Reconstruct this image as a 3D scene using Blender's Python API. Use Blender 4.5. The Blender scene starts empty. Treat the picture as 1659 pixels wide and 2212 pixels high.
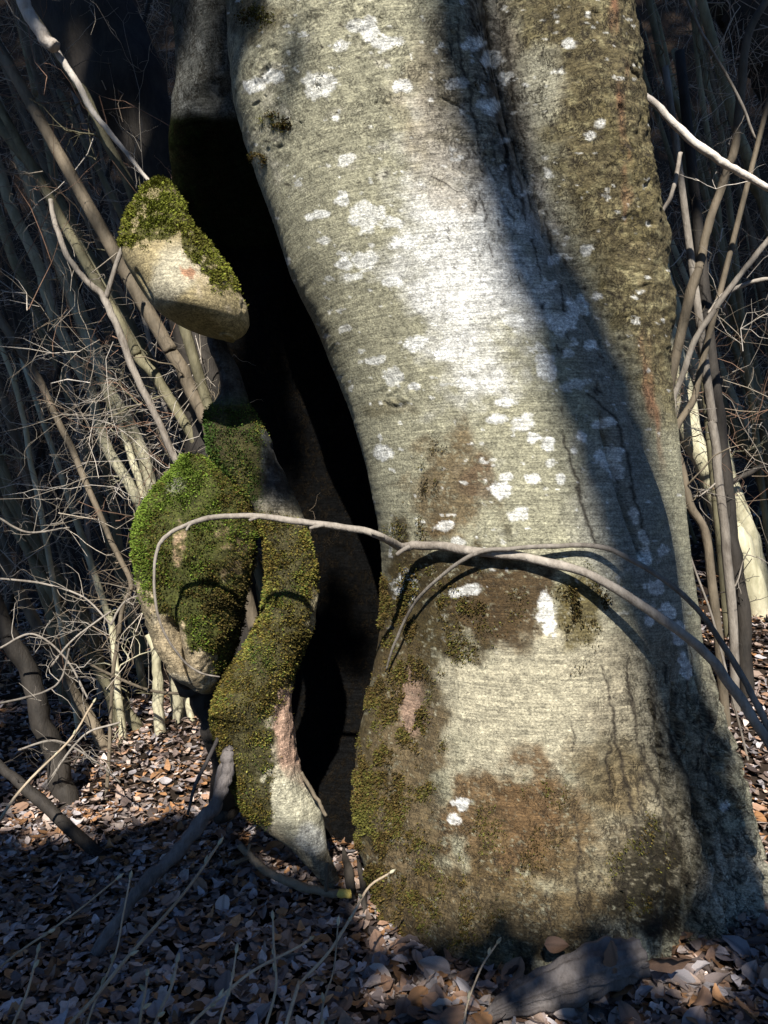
import bpy, math, random
import numpy as np
from mathutils import Vector

random.seed(7)
RNG = np.random.default_rng(11)
scene = bpy.context.scene
col = scene.collection

# ------------------------------------------------------------------ camera
ZC = 1.28
F = 1659.0
cam = bpy.data.cameras.new('camera')
cam.sensor_fit = 'HORIZONTAL'
cam.angle = 2 * math.atan(0.5)
cam.clip_start = 0.05
cam.clip_end = 300
cam_o = bpy.data.objects.new('camera', cam)
cam_o.location = (0, 0, ZC)
cam_o.rotation_euler = (math.radians(90), 0, 0)
col.objects.link(cam_o)
scene.camera = cam_o

# ------------------------------------------------------------------ sky, sun, exposure
SUN_AZ = math.radians(-5)      # to the right of straight behind the viewer
SUN_EL = math.radians(41)
S = Vector((math.sin(SUN_AZ) * math.cos(SUN_EL), -math.cos(SUN_AZ) * math.cos(SUN_EL), math.sin(SUN_EL)))
w = bpy.data.worlds.new('World'); scene.world = w; w.use_nodes = True
nt = w.node_tree
sky = nt.nodes.new('ShaderNodeTexSky'); sky.sky_type = 'NISHITA'; sky.sun_disc = False
sky.sun_elevation = SUN_EL; sky.ozone_density = 10.0; sky.air_density = 1.0; sky.dust_density = 0.0; sky.altitude = 1500
sky.sun_rotation = math.atan2(S.x, S.y)
bg = nt.nodes['Background']; bg.inputs['Strength'].default_value = 0.065
nt.links.new(sky.outputs[0], bg.inputs['Color'])
sun = bpy.data.lights.new('sun', 'SUN'); sun.energy = 5.0; sun.angle = math.radians(0.55); sun.color = (1.0, 0.955, 0.88)
sun_o = bpy.data.objects.new('sun', sun); col.objects.link(sun_o)
sun_o.rotation_euler = S.to_track_quat('Z', 'Y').to_euler()
sun_o.location = S * 30
vs = scene.view_settings
vs.view_transform = 'Standard'; vs.look = 'None'; vs.gamma = 1; vs.use_curve_mapping = False
vs.exposure = 0.85
scene.render.engine = 'CYCLES'
scene.cycles.max_bounces = 5

# ------------------------------------------------------------------ helpers
def P(u, v, Y):
    """a point at distance Y that stands at picture position u, v (1659 x 2212 grid)"""
    return np.array([(u - 829.5) * Y / F, Y, ZC - (v - 1106.0) * Y / F])

def sstep(a, b, x):
    t = np.clip((x - a) / (b - a), 0, 1)
    return t * t * (3 - 2 * t)

def _hash(ix, iy, iz, seed):
    h = (ix.astype(np.int64) * 374761393 + iy.astype(np.int64) * 668265263 + iz.astype(np.int64) * 2147483647 + seed * 974711) & 0xFFFFFFFF
    h = ((h ^ (h >> 13)) * 1274126177) & 0xFFFFFFFF
    h = ((h ^ (h >> 16)) * 2246822519) & 0xFFFFFFFF
    return ((h ^ (h >> 15)) & 0xFFFF) / 65535.0

def vnoise(x, y, z=None, seed=0):
    x = np.asarray(x, float); y = np.asarray(y, float)
    z = np.zeros_like(x) if z is None else np.asarray(z, float)
    ix, iy, iz = np.floor(x), np.floor(y), np.floor(z)
    fx, fy, fz = x - ix, y - iy, z - iz
    fx = fx * fx * (3 - 2 * fx); fy = fy * fy * (3 - 2 * fy); fz = fz * fz * (3 - 2 * fz)
    r = 0
    for dx in (0, 1):
        for dy in (0, 1):
            for dz in (0, 1):
                r = r + _hash(ix + dx, iy + dy, iz + dz, seed) * (fx if dx else 1 - fx) * (fy if dy else 1 - fy) * (fz if dz else 1 - fz)
    return r * 2 - 1

def fbm(x, y, z=None, seed=0, oct=4):
    r = 0; a = 1; s = 0
    for i in range(oct):
        k = 2.03 ** i
        r = r + a * vnoise(np.asarray(x) * k, np.asarray(y) * k, None if z is None else np.asarray(z) * k, seed + i * 17); s += a; a *= 0.5
    return r / s

def lerp(vals):
    a = np.array(vals, float)
    return lambda v: np.interp(v, a[:, 0], a[:, 1])

def smooth_lerp(vals):
    a = np.array(vals, float)
    vv = np.arange(a[0, 0], a[-1, 0] + 1, 4.0)
    y = np.interp(vv, a[:, 0], a[:, 1])
    k = 13; ker = np.hanning(k + 2)[1:-1]; ker /= ker.sum()
    yp = np.concatenate([2 * y[0] - y[1:k // 2 + 1][::-1], y, 2 * y[-1] - y[-k // 2:-1][::-1]])
    yy = np.convolve(yp, ker, 'same')[k // 2:k // 2 + len(y)]
    return lambda v: np.interp(v, vv, yy)

def catmull(pts, n):
    p = np.array(pts, float)
    m = len(p)
    p = np.vstack([2 * p[0] - p[1], p, 2 * p[-1] - p[-2]])
    out = []
    t = np.linspace(0, m - 1, n)
    i = np.minimum(t.astype(int), m - 2); f = (t - i)[:, None]
    p0, p1, p2, p3 = p[i], p[i + 1], p[i + 2], p[i + 3]
    return 0.5 * ((2 * p1) + (-p0 + p2) * f + (2 * p0 - 5 * p1 + 4 * p2 - p3) * f ** 2 + (-p0 + 3 * p1 - 3 * p2 + p3) * f ** 3)

def mesh_np(name, verts, faces, cols=None, smooth=True, attrs=None):
    """faces: (n,3) or (n,4) array"""
    me = bpy.data.meshes.new(name)
    verts = np.asarray(verts, np.float32); faces = np.asarray(faces, np.int32)
    k = faces.shape[1]
    me.vertices.add(len(verts)); me.vertices.foreach_set('co', verts.ravel())
    me.loops.add(faces.size); me.loops.foreach_set('vertex_index', faces.ravel())
    me.polygons.add(len(faces)); me.polygons.foreach_set('loop_start', np.arange(0, faces.size, k, dtype=np.int32))
    if smooth: me.polygons.foreach_set('use_smooth', np.ones(len(faces), bool))
    me.update(calc_edges=True)
    if cols is not None:
        a = me.attributes.new('col', 'FLOAT_COLOR', 'POINT')
        c = np.ones((len(verts), 4), np.float32); c[:, :3] = cols
        a.data.foreach_set('color', c.ravel())
    for nme, arr in (attrs or {}).items():
        a = me.attributes.new(nme, 'FLOAT', 'POINT'); a.data.foreach_set('value', np.asarray(arr, np.float32).ravel())
    return me

def obj(name, me, mat=None, parent=None, loc=None):
    o = bpy.data.objects.new(name, me)
    if mat and me: 
        if not me.materials: me.materials.append(mat)
    col.objects.link(o)
    if parent: o.parent = parent
    if loc is not None: o.location = loc
    return o

def tag(o, label=None, cat=None, group=None, kind=None):
    if label: o['label'] = label
    if cat: o['category'] = cat
    if group: o['group'] = group
    if kind: o['kind'] = kind
    return o

def empty(name, loc):
    o = bpy.data.objects.new(name, None); o.empty_display_size = 0.1
    o.location = loc; col.objects.link(o); return o

def part(name, me, mat, root):
    """mesh built in world coordinates, hung under a root that stands at its base"""
    o = obj(name, me, mat, root)
    o.location = -root.location if root.parent is None else (0, 0, 0)
    return o

class Tubes:
    """collects tapered tubes into one mesh"""
    def __init__(s): s.v = []; s.f = []; s.n = 0; s.c = []
    def add(s, pts, rad, sides=8, color=None, wob=0.0, caps=True, wobf=.6):
        pts = np.asarray(pts, float); rad = np.asarray(rad, float)
        n = len(pts)
        t = np.gradient(pts, axis=0); t /= np.linalg.norm(t, axis=1)[:, None] + 1e-9
        ref = np.array([0.3, 1.0, 0.15]) if abs(t[0][1]) < 0.85 else np.array([1.0, 0.1, 0.2])
        a = np.cross(t, ref); a /= np.linalg.norm(a, axis=1)[:, None] + 1e-9
        b = np.cross(t, a)
        ang = np.linspace(0, 2 * np.pi, sides, endpoint=False)
        ca, sa = np.cos(ang), np.sin(ang)
        r = rad[:, None] * np.ones(sides)
        if wob:
            r = r * (1 + wob * vnoise(np.arange(n)[:, None] * wobf + s.n * 0.37, np.arange(sides)[None, :] * 0.9 + np.zeros((n, 1)), seed=5))
        V = pts[:, None, :] + r[..., None] * (ca[None, :, None] * a[:, None, :] + sa[None, :, None] * b[:, None, :])
        V = V.reshape(-1, 3)
        i = np.arange(n - 1)[:, None] * sides; j = np.arange(sides)[None, :]; j2 = (j + 1) % sides
        Fq = np.stack([i + j, i + j2, i + sides + j2, i + sides + j], -1).reshape(-1, 4) + s.n
        V = np.vstack([V, pts[0], pts[-1]])
        c0 = s.n + n * sides; c1 = c0 + 1
        jj = np.arange(sides); jj2 = (jj + 1) % sides
        cap0 = np.stack([np.full(sides, c0), s.n + jj2, s.n + jj, np.full(sides, c0)], -1)
        e = s.n + (n - 1) * sides
        cap1 = np.stack([np.full(sides, c1), e + jj, e + jj2, np.full(sides, c1)], -1)
        s.v.append(V); s.f.append(Fq)
        if caps: s.tri = getattr(s, 'tri', []); s.tri.append(np.vstack([cap0[:, :3], cap1[:, :3]]))
        if color is not None: s.c.append(np.tile(np.asarray(color, float), (len(V), 1)))
        s.n += len(V)
    def mesh(s, name):
        V = np.vstack(s.v); Q = np.vstack(s.f)
        T = np.vstack([Q[:, [0, 1, 2]], Q[:, [0, 2, 3]]] + getattr(s, 'tri', []))
        return mesh_np(name, V, T, np.vstack(s.c) if s.c else None)

# ------------------------------------------------------------------ materials
def new_mat(name):
    m = bpy.data.materials.new(name); m.use_nodes = True
    n = m.node_tree; b = n.nodes['Principled BSDF']
    return m, n, b

def N(n, typ, **kw):
    x = n.nodes.new(typ)
    for k, v in kw.items():
        if k in x.inputs: x.inputs[k].default_value = v
        else: setattr(x, k, v)
    return x

def bark_material(name, rough=0.8, wr=0.28, crack=1.0, spec=0.25):
    m, n, b = new_mat(name)
    L = n.links.new
    at = N(n, 'ShaderNodeAttribute', attribute_name='col')
    rg = N(n, 'ShaderNodeAttribute', attribute_name='rough')
    tc = N(n, 'ShaderNodeTexCoord')
    mp = N(n, 'ShaderNodeMapping'); mp.inputs['Rotation'].default_value = (0, math.radians(-11), 0)
    mp.inputs['Scale'].default_value = (8, 8, 170)
    L(tc.outputs['Object'], mp.inputs['Vector'])
    n1 = N(n, 'ShaderNodeTexNoise', Scale=1.0, Detail=6.0, Roughness=0.65)
    L(mp.outputs[0], n1.inputs['Vector'])
    n2 = N(n, 'ShaderNodeTexNoise', Scale=120.0, Detail=6.0, Roughness=0.7); L(tc.outputs['Object'], n2.inputs['Vector'])
    mp2 = N(n, 'ShaderNodeMapping'); mp2.inputs['Scale'].default_value = (62, 62, 24); mp2.inputs['Rotation'].default_value = (0, math.radians(-12), 0)
    nw = N(n, 'ShaderNodeTexNoise', Scale=14.0, Detail=3.0); L(tc.outputs['Object'], nw.inputs['Vector'])
    mixv = N(n, 'ShaderNodeMixRGB', blend_type='ADD', Fac=0.10); L(tc.outputs['Object'], mixv.inputs[1]); L(nw.outputs['Color'], mixv.inputs[2])
    L(mixv.outputs[0], mp2.inputs['Vector'])
    nc = N(n, 'ShaderNodeTexNoise', Scale=1.0, Detail=4.0, Roughness=0.6); L(mp2.outputs[0], nc.inputs['Vector'])
    sb = N(n, 'ShaderNodeMath', operation='SUBTRACT'); L(nc.outputs['Fac'], sb.inputs[0]); sb.inputs[1].default_value = 0.5
    ab = N(n, 'ShaderNodeMath', operation='ABSOLUTE'); L(sb.outputs[0], ab.inputs[0])
    cr = N(n, 'ShaderNodeMapRange'); cr.inputs[1].default_value = 0.0; cr.inputs[2].default_value = 0.055; cr.inputs[3].default_value = 0; cr.inputs[4].default_value = 1
    L(ab.outputs[0], cr.inputs[0])
    # crack depth follows the roughness of the bark
    inv = N(n, 'ShaderNodeMath', operation='SUBTRACT'); inv.inputs[0].default_value = 1; L(cr.outputs[0], inv.inputs[1])
    cmk = N(n, 'ShaderNodeTexNoise', Scale=22.0, Detail=3.0); L(tc.outputs['Object'], cmk.inputs['Vector'])
    cmr = N(n, 'ShaderNodeMapRange'); cmr.inputs[1].default_value = 0.42; cmr.inputs[2].default_value = 0.6; L(cmk.outputs['Fac'], cmr.inputs[0])
    cmm = N(n, 'ShaderNodeMath', operation='MULTIPLY'); L(inv.outputs[0], cmm.inputs[0]); L(cmr.outputs[0], cmm.inputs[1])
    cm = N(n, 'ShaderNodeMath', operation='MULTIPLY'); L(cmm.outputs[0], cm.inputs[0]); L(rg.outputs['Fac'], cm.inputs[1])
    # cracks darkened in colour, for relief shade the frontal sun leaves out
    n3 = N(n, 'ShaderNodeTexNoise', Scale=45.0, Detail=8.0, Roughness=0.75); L(tc.outputs['Object'], n3.inputs['Vector'])
    r3 = N(n, 'ShaderNodeMapRange'); r3.inputs[1].default_value = 0.3; r3.inputs[2].default_value = 0.72; r3.inputs[3].default_value = 0.55; r3.inputs[4].default_value = 1.45
    L(n3.outputs['Fac'], r3.inputs[0])
    r1 = N(n, 'ShaderNodeMapRange'); r1.inputs[1].default_value = 0.3; r1.inputs[2].default_value = 0.7; r1.inputs[3].default_value = 0.58; r1.inputs[4].default_value = 1.36
    L(n1.outputs['Fac'], r1.inputs[0])
    ml0 = N(n, 'ShaderNodeMath', operation='MULTIPLY'); L(r3.outputs[0], ml0.inputs[0]); L(r1.outputs[0], ml0.inputs[1])
    mg = N(n, 'ShaderNodeMapping'); mg.inputs['Scale'].default_value = (150, 150, 210); L(tc.outputs['Object'], mg.inputs['Vector'])
    ng = N(n, 'ShaderNodeTexNoise', Scale=1.0, Detail=4.0, Roughness=0.75); L(mg.outputs[0], ng.inputs['Vector'])
    rgn = N(n, 'ShaderNodeMapRange'); rgn.inputs[1].default_value = 0.32; rgn.inputs[2].default_value = 0.68; rgn.inputs[3].default_value = 0.38; rgn.inputs[4].default_value = 1.55; L(ng.outputs['Fac'], rgn.inputs[0])
    ml = N(n, 'ShaderNodeMath', operation='MULTIPLY'); L(ml0.outputs[0], ml.inputs[0]); L(rgn.outputs[0], ml.inputs[1])
    vm = N(n, 'ShaderNodeVectorMath', operation='SCALE'); L(at.outputs['Color'], vm.inputs[0]); L(ml.outputs[0], vm.inputs['Scale'])
    dk = N(n, 'ShaderNodeMixRGB', blend_type='MIX'); dk.inputs[2].default_value = (0.035, 0.026, 0.016, 1)
    cf = N(n, 'ShaderNodeMath', operation='MULTIPLY'); L(cm.outputs[0], cf.inputs[0]); cf.inputs[1].default_value = 0.8 * crack
    L(cf.outputs[0], dk.inputs['Fac']); L(vm.outputs[0], dk.inputs[1])
    L(dk.outputs[0], b.inputs['Base Color'])
    b1 = N(n, 'ShaderNodeBump', Strength=wr, Distance=0.006); L(n1.outputs['Fac'], b1.inputs['Height'])
    b2 = N(n, 'ShaderNodeBump', Strength=0.7, Distance=0.005); L(n2.outputs['Fac'], b2.inputs['Height']); L(b1.outputs[0], b2.inputs['Normal'])
    b3 = N(n, 'ShaderNodeBump', Strength=0.8 * crack, Distance=0.012, invert=True); L(cm.outputs[0], b3.inputs['Height']); L(b2.outputs[0], b3.inputs['Normal'])
    b4 = N(n, 'ShaderNodeBump', Strength=0.5, Distance=0.012); L(n3.outputs['Fac'], b4.inputs['Height']); L(b3.outputs[0], b4.inputs['Normal'])
    L(b4.outputs[0], b.inputs['Normal'])
    b.inputs['Roughness'].default_value = rough; b.inputs['Specular IOR Level'].default_value = spec
    return m

def stem_material(name, c1, c2, sc=30.0, spots=0.0, rough=0.75):
    m, n, b = new_mat(name); L = n.links.new
    tc = N(n, 'ShaderNodeTexCoord'); oi = N(n, 'ShaderNodeObjectInfo')
    mp = N(n, 'ShaderNodeMapping'); mp.inputs['Scale'].default_value = (1, 1, 0.3)
    L(tc.outputs['Object'], mp.inputs['Vector'])
    n1 = N(n, 'ShaderNodeTexNoise', Scale=sc, Detail=6.0, Roughness=0.7); L(mp.outputs[0], n1.inputs['Vector'])
    n0 = N(n, 'ShaderNodeTexNoise', Scale=5.0, Detail=3.0); L(tc.outputs['Object'], n0.inputs['Vector'])
    ad = N(n, 'ShaderNodeMath', operation='ADD'); L(n1.outputs['Fac'], ad.inputs[0]); L(n0.outputs['Fac'], ad.inputs[1])
    rp = N(n, 'ShaderNodeMapRange'); rp.inputs[1].default_value = 0.75; rp.inputs[2].default_value = 1.25; L(ad.outputs[0], rp.inputs[0])
    mx = N(n, 'ShaderNodeMixRGB'); mx.inputs[1].default_value = (*c1, 1); mx.inputs[2].default_value = (*c2, 1); L(rp.outputs[0], mx.inputs['Fac'])
    rv = N(n, 'ShaderNodeMapRange'); rv.inputs[3].default_value = 0.7; rv.inputs[4].default_value = 1.25; L(oi.outputs['Random'], rv.inputs[0])
    vm = N(n, 'ShaderNodeVectorMath', operation='SCALE'); L(mx.outputs[0], vm.inputs[0]); L(rv.outputs[0], vm.inputs['Scale'])
    L(vm.outputs[0], b.inputs['Base Color'])
    n2 = N(n, 'ShaderNodeTexNoise', Scale=160.0, Detail=4.0); L(mp.outputs[0], n2.inputs['Vector'])
    bp = N(n, 'ShaderNodeBump', Strength=0.6, Distance=0.004); L(n2.outputs['Fac'], bp.inputs['Height'])
    bp2 = N(n, 'ShaderNodeBump', Strength=0.6, Distance=0.008); L(n1.outputs['Fac'], bp2.inputs['Height']); L(bp.outputs[0], bp2.inputs['Normal'])
    L(bp2.outputs[0], b.inputs['Normal'])
    b.inputs['Roughness'].default_value = rough; b.inputs['Specular IOR Level'].default_value = 0.3
    return m

def attr_material(name, rough=0.7, trans=0.0, bump=0.0, spec=0.2, nsc=60.0):
    m, n, b = new_mat(name); L = n.links.new
    at = N(n, 'ShaderNodeAttribute', attribute_name='col')
    tc = N(n, 'ShaderNodeTexCoord')
    n1 = N(n, 'ShaderNodeTexNoise', Scale=nsc, Detail=5.0, Roughness=0.7); L(tc.outputs['Object'], n1.inputs['Vector'])
    r = N(n, 'ShaderNodeMapRange'); r.inputs[1].default_value = 0.25; r.inputs[2].default_value = 0.75; r.inputs[3].default_value = 0.6; r.inputs[4].default_value = 1.4; L(n1.outputs['Fac'], r.inputs[0])
    vm = N(n, 'ShaderNodeVectorMath', operation='SCALE'); L(at.outputs['Color'], vm.inputs[0]); L(r.outputs[0], vm.inputs['Scale'])
    L(vm.outputs[0], b.inputs['Base Color'])
    if bump:
        bp = N(n, 'ShaderNodeBump', Strength=bump, Distance=0.01); L(n1.outputs['Fac'], bp.inputs['Height']); L(bp.outputs[0], b.inputs['Normal'])
    b.inputs['Roughness'].default_value = rough; b.inputs['Specular IOR Level'].default_value = spec
    return m

M = {}
M['bark'] = bark_material('beech_bark')
M['knob'] = bark_material('knob_bark', wr=0.06, crack=.5)
M['hollow'] = bark_material('hollow_wood', rough=1.0, spec=0.0)
M['moss'] = attr_material('moss', 0.9, spec=0.1, nsc=200)
M['leaf'] = attr_material('dead_leaf', 0.6, bump=0.4, spec=0.35, nsc=70)
M['soil'] = attr_material('humus', 0.95, bump=1.0, spec=0.05, nsc=25)
M['twig'] = attr_material('twig_bark', 0.7, spec=0.25, nsc=90)
M['needle'] = attr_material('evergreen', 0.6, spec=0.3, nsc=8)
M['olive'] = stem_material('hazel_bark_olive', (0.09, 0.08, 0.045), (0.24, 0.215, 0.13))
M['pale'] = stem_material('hazel_bark_pale', (0.26, 0.24, 0.15), (0.50, 0.46, 0.32))
M['brown'] = stem_material('hazel_bark_brown', (0.075, 0.06, 0.04), (0.20, 0.16, 0.11))
M['grey'] = stem_material('dead_wood_grey', (0.12, 0.10, 0.08), (0.34, 0.30, 0.25), sc=60)
M['white'] = stem_material('barkless_wood', (0.42, 0.36, 0.30), (0.72, 0.66, 0.58), sc=50)
M['tan'] = stem_material('shoot_bark_tan', (0.26, 0.19, 0.12), (0.46, 0.37, 0.26), sc=60)
M['dark'] = stem_material('dark_shaded_bark', (0.018, 0.015, 0.012), (0.06, 0.05, 0.04))  # near-black bark; on roots and deep stems the colour includes their shade
M['rot'] = stem_material('rotten_wood', (0.012, 0.010, 0.008), (0.035, 0.03, 0.026))
M['cut'] = stem_material('fresh_cut_wood', (0.40, 0.30, 0.06), (0.60, 0.46, 0.12), sc=80)
M['weather'] = stem_material('weathered_log', (0.06, 0.05, 0.045), (0.17, 0.15, 0.14), sc=40)

# ------------------------------------------------------------------ ground
def gz(x, y):
    x = np.asarray(x, float); y = np.asarray(y, float)
    yb = np.maximum(0, y - 2.7)
    z = 0.13 * np.minimum(yb, 6.0) + 1.9 * np.maximum(0, y - 8.5) * sstep(8.5, 10.5, y)
    z = z + np.where(x > 0, 0.20 * np.minimum(x, 6), 0.07 * np.maximum(x, -6)) * sstep(2.4, 4.2, y)
    z = z - 0.06 * sstep(-0.2, -1.2, x) * sstep(3.2, 2.2, y)
    z = z + 0.035 * fbm(x * 1.3, y * 1.3, seed=3, oct=3) * sstep(0.0, 1.0, y)
    return z

def build_ground():
    xs = np.unique(np.concatenate([np.linspace(-60, -6, 28), np.linspace(-6, 6, 241), np.linspace(6, 60, 28)]))
    ys = np.unique(np.concatenate([np.linspace(-40, -0.5, 24), np.linspace(-0.5, 9, 191), np.linspace(9, 26, 60)]))
    X, Y = np.meshgrid(xs, ys)
    Z = gz(X, Y) + 0.012 * fbm(X * 11, Y * 11, seed=9, oct=3)
    V = np.stack([X, Y, Z], -1).reshape(-1, 3)
    nx, ny = len(xs), len(ys)
    i = np.arange(ny - 1)[:, None] * nx; j = np.arange(nx - 1)[None, :]
    Fq = np.stack([i + j, i + j + 1, i + nx + j + 1, i + nx + j], -1).reshape(-1, 4)
    k = 0.5 + 0.5 * fbm(V[:, 0] * 5, V[:, 1] * 5, seed=21)
    c = np.array([0.018, 0.014, 0.011])[None] + k[:, None] * np.array([0.025, 0.016, 0.011])[None]
    o = obj('ground', mesh_np('ground', V, Fq, c), M['soil'])
    tag(o, kind='structure')
build_ground()

# ------------------------------------------------------------------ the hollow beech
beech = empty('hollow_beech_tree', (0.35, 2.7, 0.0))
tag(beech, 'huge hollow pale beech trunk leaning over, mossy with white lichen spots', 'tree')

def loft(vs_, L, R, Yc, depth, ncol=240, nback=40, disp=None, color=None, power=2.0, cap=True):
    """rows of rounded cross sections between the left and right outline; returns V, F, proj(u,v), normal-ish"""
    vs_ = np.asarray(vs_, float); nv = len(vs_)
    ph = np.concatenate([np.linspace(0, np.pi, ncol), np.linspace(np.pi, 2 * np.pi, nback + 2)[1:-1]])
    ncl = len(ph)
    l, r, yc, dp = (np.asarray(f(vs_), float)[:, None] for f in (L, R, Yc, depth))
    xl = (l - 829.5) * yc / F; xr = (r - 829.5) * yc / F
    z = (ZC - (vs_[:, None] - 1106) * yc / F)
    xc = (xl + xr) / 2; a = (xr - xl) / 2 * 0.985
    c, s = np.cos(ph)[None], np.sin(ph)[None]
    if power != 2.0:
        c = np.sign(c) * np.abs(c) ** (2 / power); s = np.sign(s) * np.abs(s) ** (2 / power)
    X = xc - a * c; Yy = yc - dp * s; Z = z + 0 * X
    # outward direction of the ellipse
    nx = -np.cos(ph)[None] * dp; ny = -np.sin(ph)[None] * a
    nl = np.sqrt(nx ** 2 + ny ** 2) + 1e-6; nx, ny = nx / nl, ny / nl
    U = 829.5 + F * X / Yy; Vv = 1106 + F * (ZC - Z) / Yy
    if disp is not None:
        d = disp(X, Yy, Z, U, Vv, np.broadcast_to(ph[None], X.shape), a, vs_[:, None])
        X = X + nx * d; Yy = Yy + ny * d
    V = np.stack([X, Yy, Z], -1).reshape(-1, 3)
    i = np.arange(nv - 1)[:, None] * ncl; j = np.arange(ncl)[None]; j2 = (j + 1) % ncl
    Fq = np.stack([i + j, i + ncl + j, i + ncl + j2, i + j2], -1).reshape(-1, 4)
    U = 829.5 + F * X / Yy; Vv = 1106 + F * (ZC - Z) / Yy
    info = dict(X=X.ravel(), Y=Yy.ravel(), Z=Z.ravel(), U=U.ravel(), V=Vv.ravel(),
                nx=np.broadcast_to(nx, X.shape).ravel(), ny=np.broadcast_to(ny, X.shape).ravel(), ph=np.broadcast_to(ph[None], X.shape).ravel())
    return V, Fq, info

def closed_mesh(name, V, Fq, nrow, ncl, cols, attrs):
    # fans over both ends (centre vertices), added as degenerate-free triangles via a triangle mesh
    T = np.vstack([Fq[:, [0, 1, 2]], Fq[:, [0, 2, 3]]])
    c0 = V[:ncl].mean(0); c1 = V[-ncl:].mean(0)
    n = len(V); V = np.vstack([V, c0, c1])
    j = np.arange(ncl); j2 = (j + 1) % ncl
    t0 = np.stack([np.full(ncl, n), j, j2], -1); e = (nrow - 1) * ncl
    t1 = np.stack([np.full(ncl, n + 1), e + j2, e + j], -1)
    T = np.vstack([T, t0, t1])
    cols = np.vstack([cols, cols[:1], cols[-1:]])
    attrs = {k: np.concatenate([a, a[:1], a[-1:]]) for k, a in attrs.items()}
    return mesh_np(name, V, T, cols, attrs=attrs)

def seg_dist(U, V, pts):
    """distance to a polyline in picture units and the position along it"""
    best = np.full(U.shape, 1e9); along = np.zeros(U.shape); side = np.zeros(U.shape)
    p = np.array(pts, float)
    for k in range(len(p) - 1):
        a, b = p[k], p[k + 1]; d = b - a; l2 = d @ d
        t = np.clip(((U - a[0]) * d[0] + (V - a[1]) * d[1]) / l2, 0, 1)
        dx = U - (a[0] + t * d[0]); dy = V - (a[1] + t * d[1])
        dist = np.hypot(dx, dy)
        m = dist < best
        best = np.where(m, dist, best); along = np.where(m, k + t, along)
        side = np.where(m, np.sign(d[0] * dy - d[1] * dx), side)
    return best, along / (len(p) - 1), side

def patch(U, V, cu, cv, ru, rv, rot=0.0, seed=0, edge=0.35, rag=0.5, sc=0.02):
    """ragged patch 0..1"""
    c, s = math.cos(rot), math.sin(rot)
    du, dv = U - cu, V - cv
    a = (du * c + dv * s) / ru; b = (-du * s + dv * c) / rv
    d = np.sqrt(a * a + b * b)
    d = d + rag * fbm(U * sc, V * sc, seed=seed, oct=4)
    return sstep(1 + edge, 1 - edge, d)

LICH = [(775,55,22,14),(835,92,26,14),(797,62,16,22),(735,98,14,10),(590,165,20,12),(545,185,24,14),(690,185,30,26),(870,185,20,14),(725,255,6,6),(745,342,18,12),
 (740,430,14,12),(685,465,22,8),(790,468,34,26),(850,480,26,12),(880,520,30,14),(700,520,14,9),(620,565,9,9),(745,570,16,12),(790,560,22,16),(760,598,14,8),(850,607,22,10),(920,545,26,12),
 (745,709,15,8),(900,740,24,14),(808,777,24,9),(850,815,20,18),(960,765,18,12),(1000,680,26,14),(1060,610,30,16),(985,600,22,12),(1110,690,18,14),(1035,790,16,9),(895,835,12,7),
 (828,978,17,18),(1010,825,20,10),(1075,905,20,10),(1090,870,18,9),(1130,915,22,16),(1185,960,16,12),(1155,945,14,10),(1190,1000,10,8),(1150,1035,14,10),(1080,1060,20,16),(1120,1110,22,12),(1210,1035,8,10),(1095,1030,12,8),(960,1135,22,9),(990,1170,14,8),
 (875,1265,26,30),(1005,1275,30,12),(1180,1325,16,40),(995,1735,16,14),(980,1770,12,12),(1240,972,6,8),(1255,940,9,12),(1320,990,26,22),(1330,1020,14,18),
 (1250,660,22,20),(1290,640,10,9),(1180,620,18,14),(1210,700,26,22),(1275,745,14,10),(1240,830,26,12),(1180,790,18,26),(1305,915,22,10),(1230,765,10,9),(1265,540,12,10),(1275,295,9,9),(1296,266,10,12),(1230,95,14,10),(1185,375,10,14),(1200,560,14,12),
 (1060,130,24,16),(1020,95,20,14),(985,180,22,12),(1055,230,20,18),(1090,170,16,12),(1390,1160,10,14),(1370,1110,8,16),(1395,1200,14,20),(1430,1190,12,10),(1415,1270,18,16),(1440,1320,16,22),(1465,1370,14,26),(1480,1440,12,26),(1400,1340,10,14),(1565,1740,8,10)]

uL = smooth_lerp([(-1600,250),(-700,395),(-300,450),(0,486),(100,493),(250,505),(350,535),(480,580),(600,622),(700,675),(800,717),(900,755),(1000,785),(1100,805),(1200,818),(1300,820),(1400,808),(1500,790),(1600,766),(1700,756),(1800,768),(1900,800),(2000,828),(2080,836),(2200,842)])
uR = smooth_lerp([(-1600,1080),(-700,1290),(-300,1335),(0,1354),(100,1362),(200,1372),(300,1376),(400,1382),(500,1392),(600,1401),(700,1412),(800,1425),(900,1436),(1000,1450),(1100,1462),(1200,1476),(1300,1495),(1400,1510),(1500,1535),(1600,1568),(1700,1590),(1800,1606),(1900,1622),(2000,1650),(2060,1660),(2200,1672)])
groove = [(-1600,760),(-300,1000),(0,1045),(200,1090),(400,1140),(600,1212),(800,1300),(1000,1362),(1200,1415),(1400,1455),(1600,1480),(1800,1500),(2100,1520)]
ugr = smooth_lerp(groove)
gdep = lerp([(-1600,.14),(0,.17),(300,.17),(600,.15),(800,.10),(1000,.06),(1200,.04),(1500,.04),(1800,.045),(2200,.03)])
gwid = lerp([(-1600,95),(0,92),(300,86),(600,88),(800,66),(1000,42),(1200,30),(1500,34),(1800,40),(2200,40)])

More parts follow.
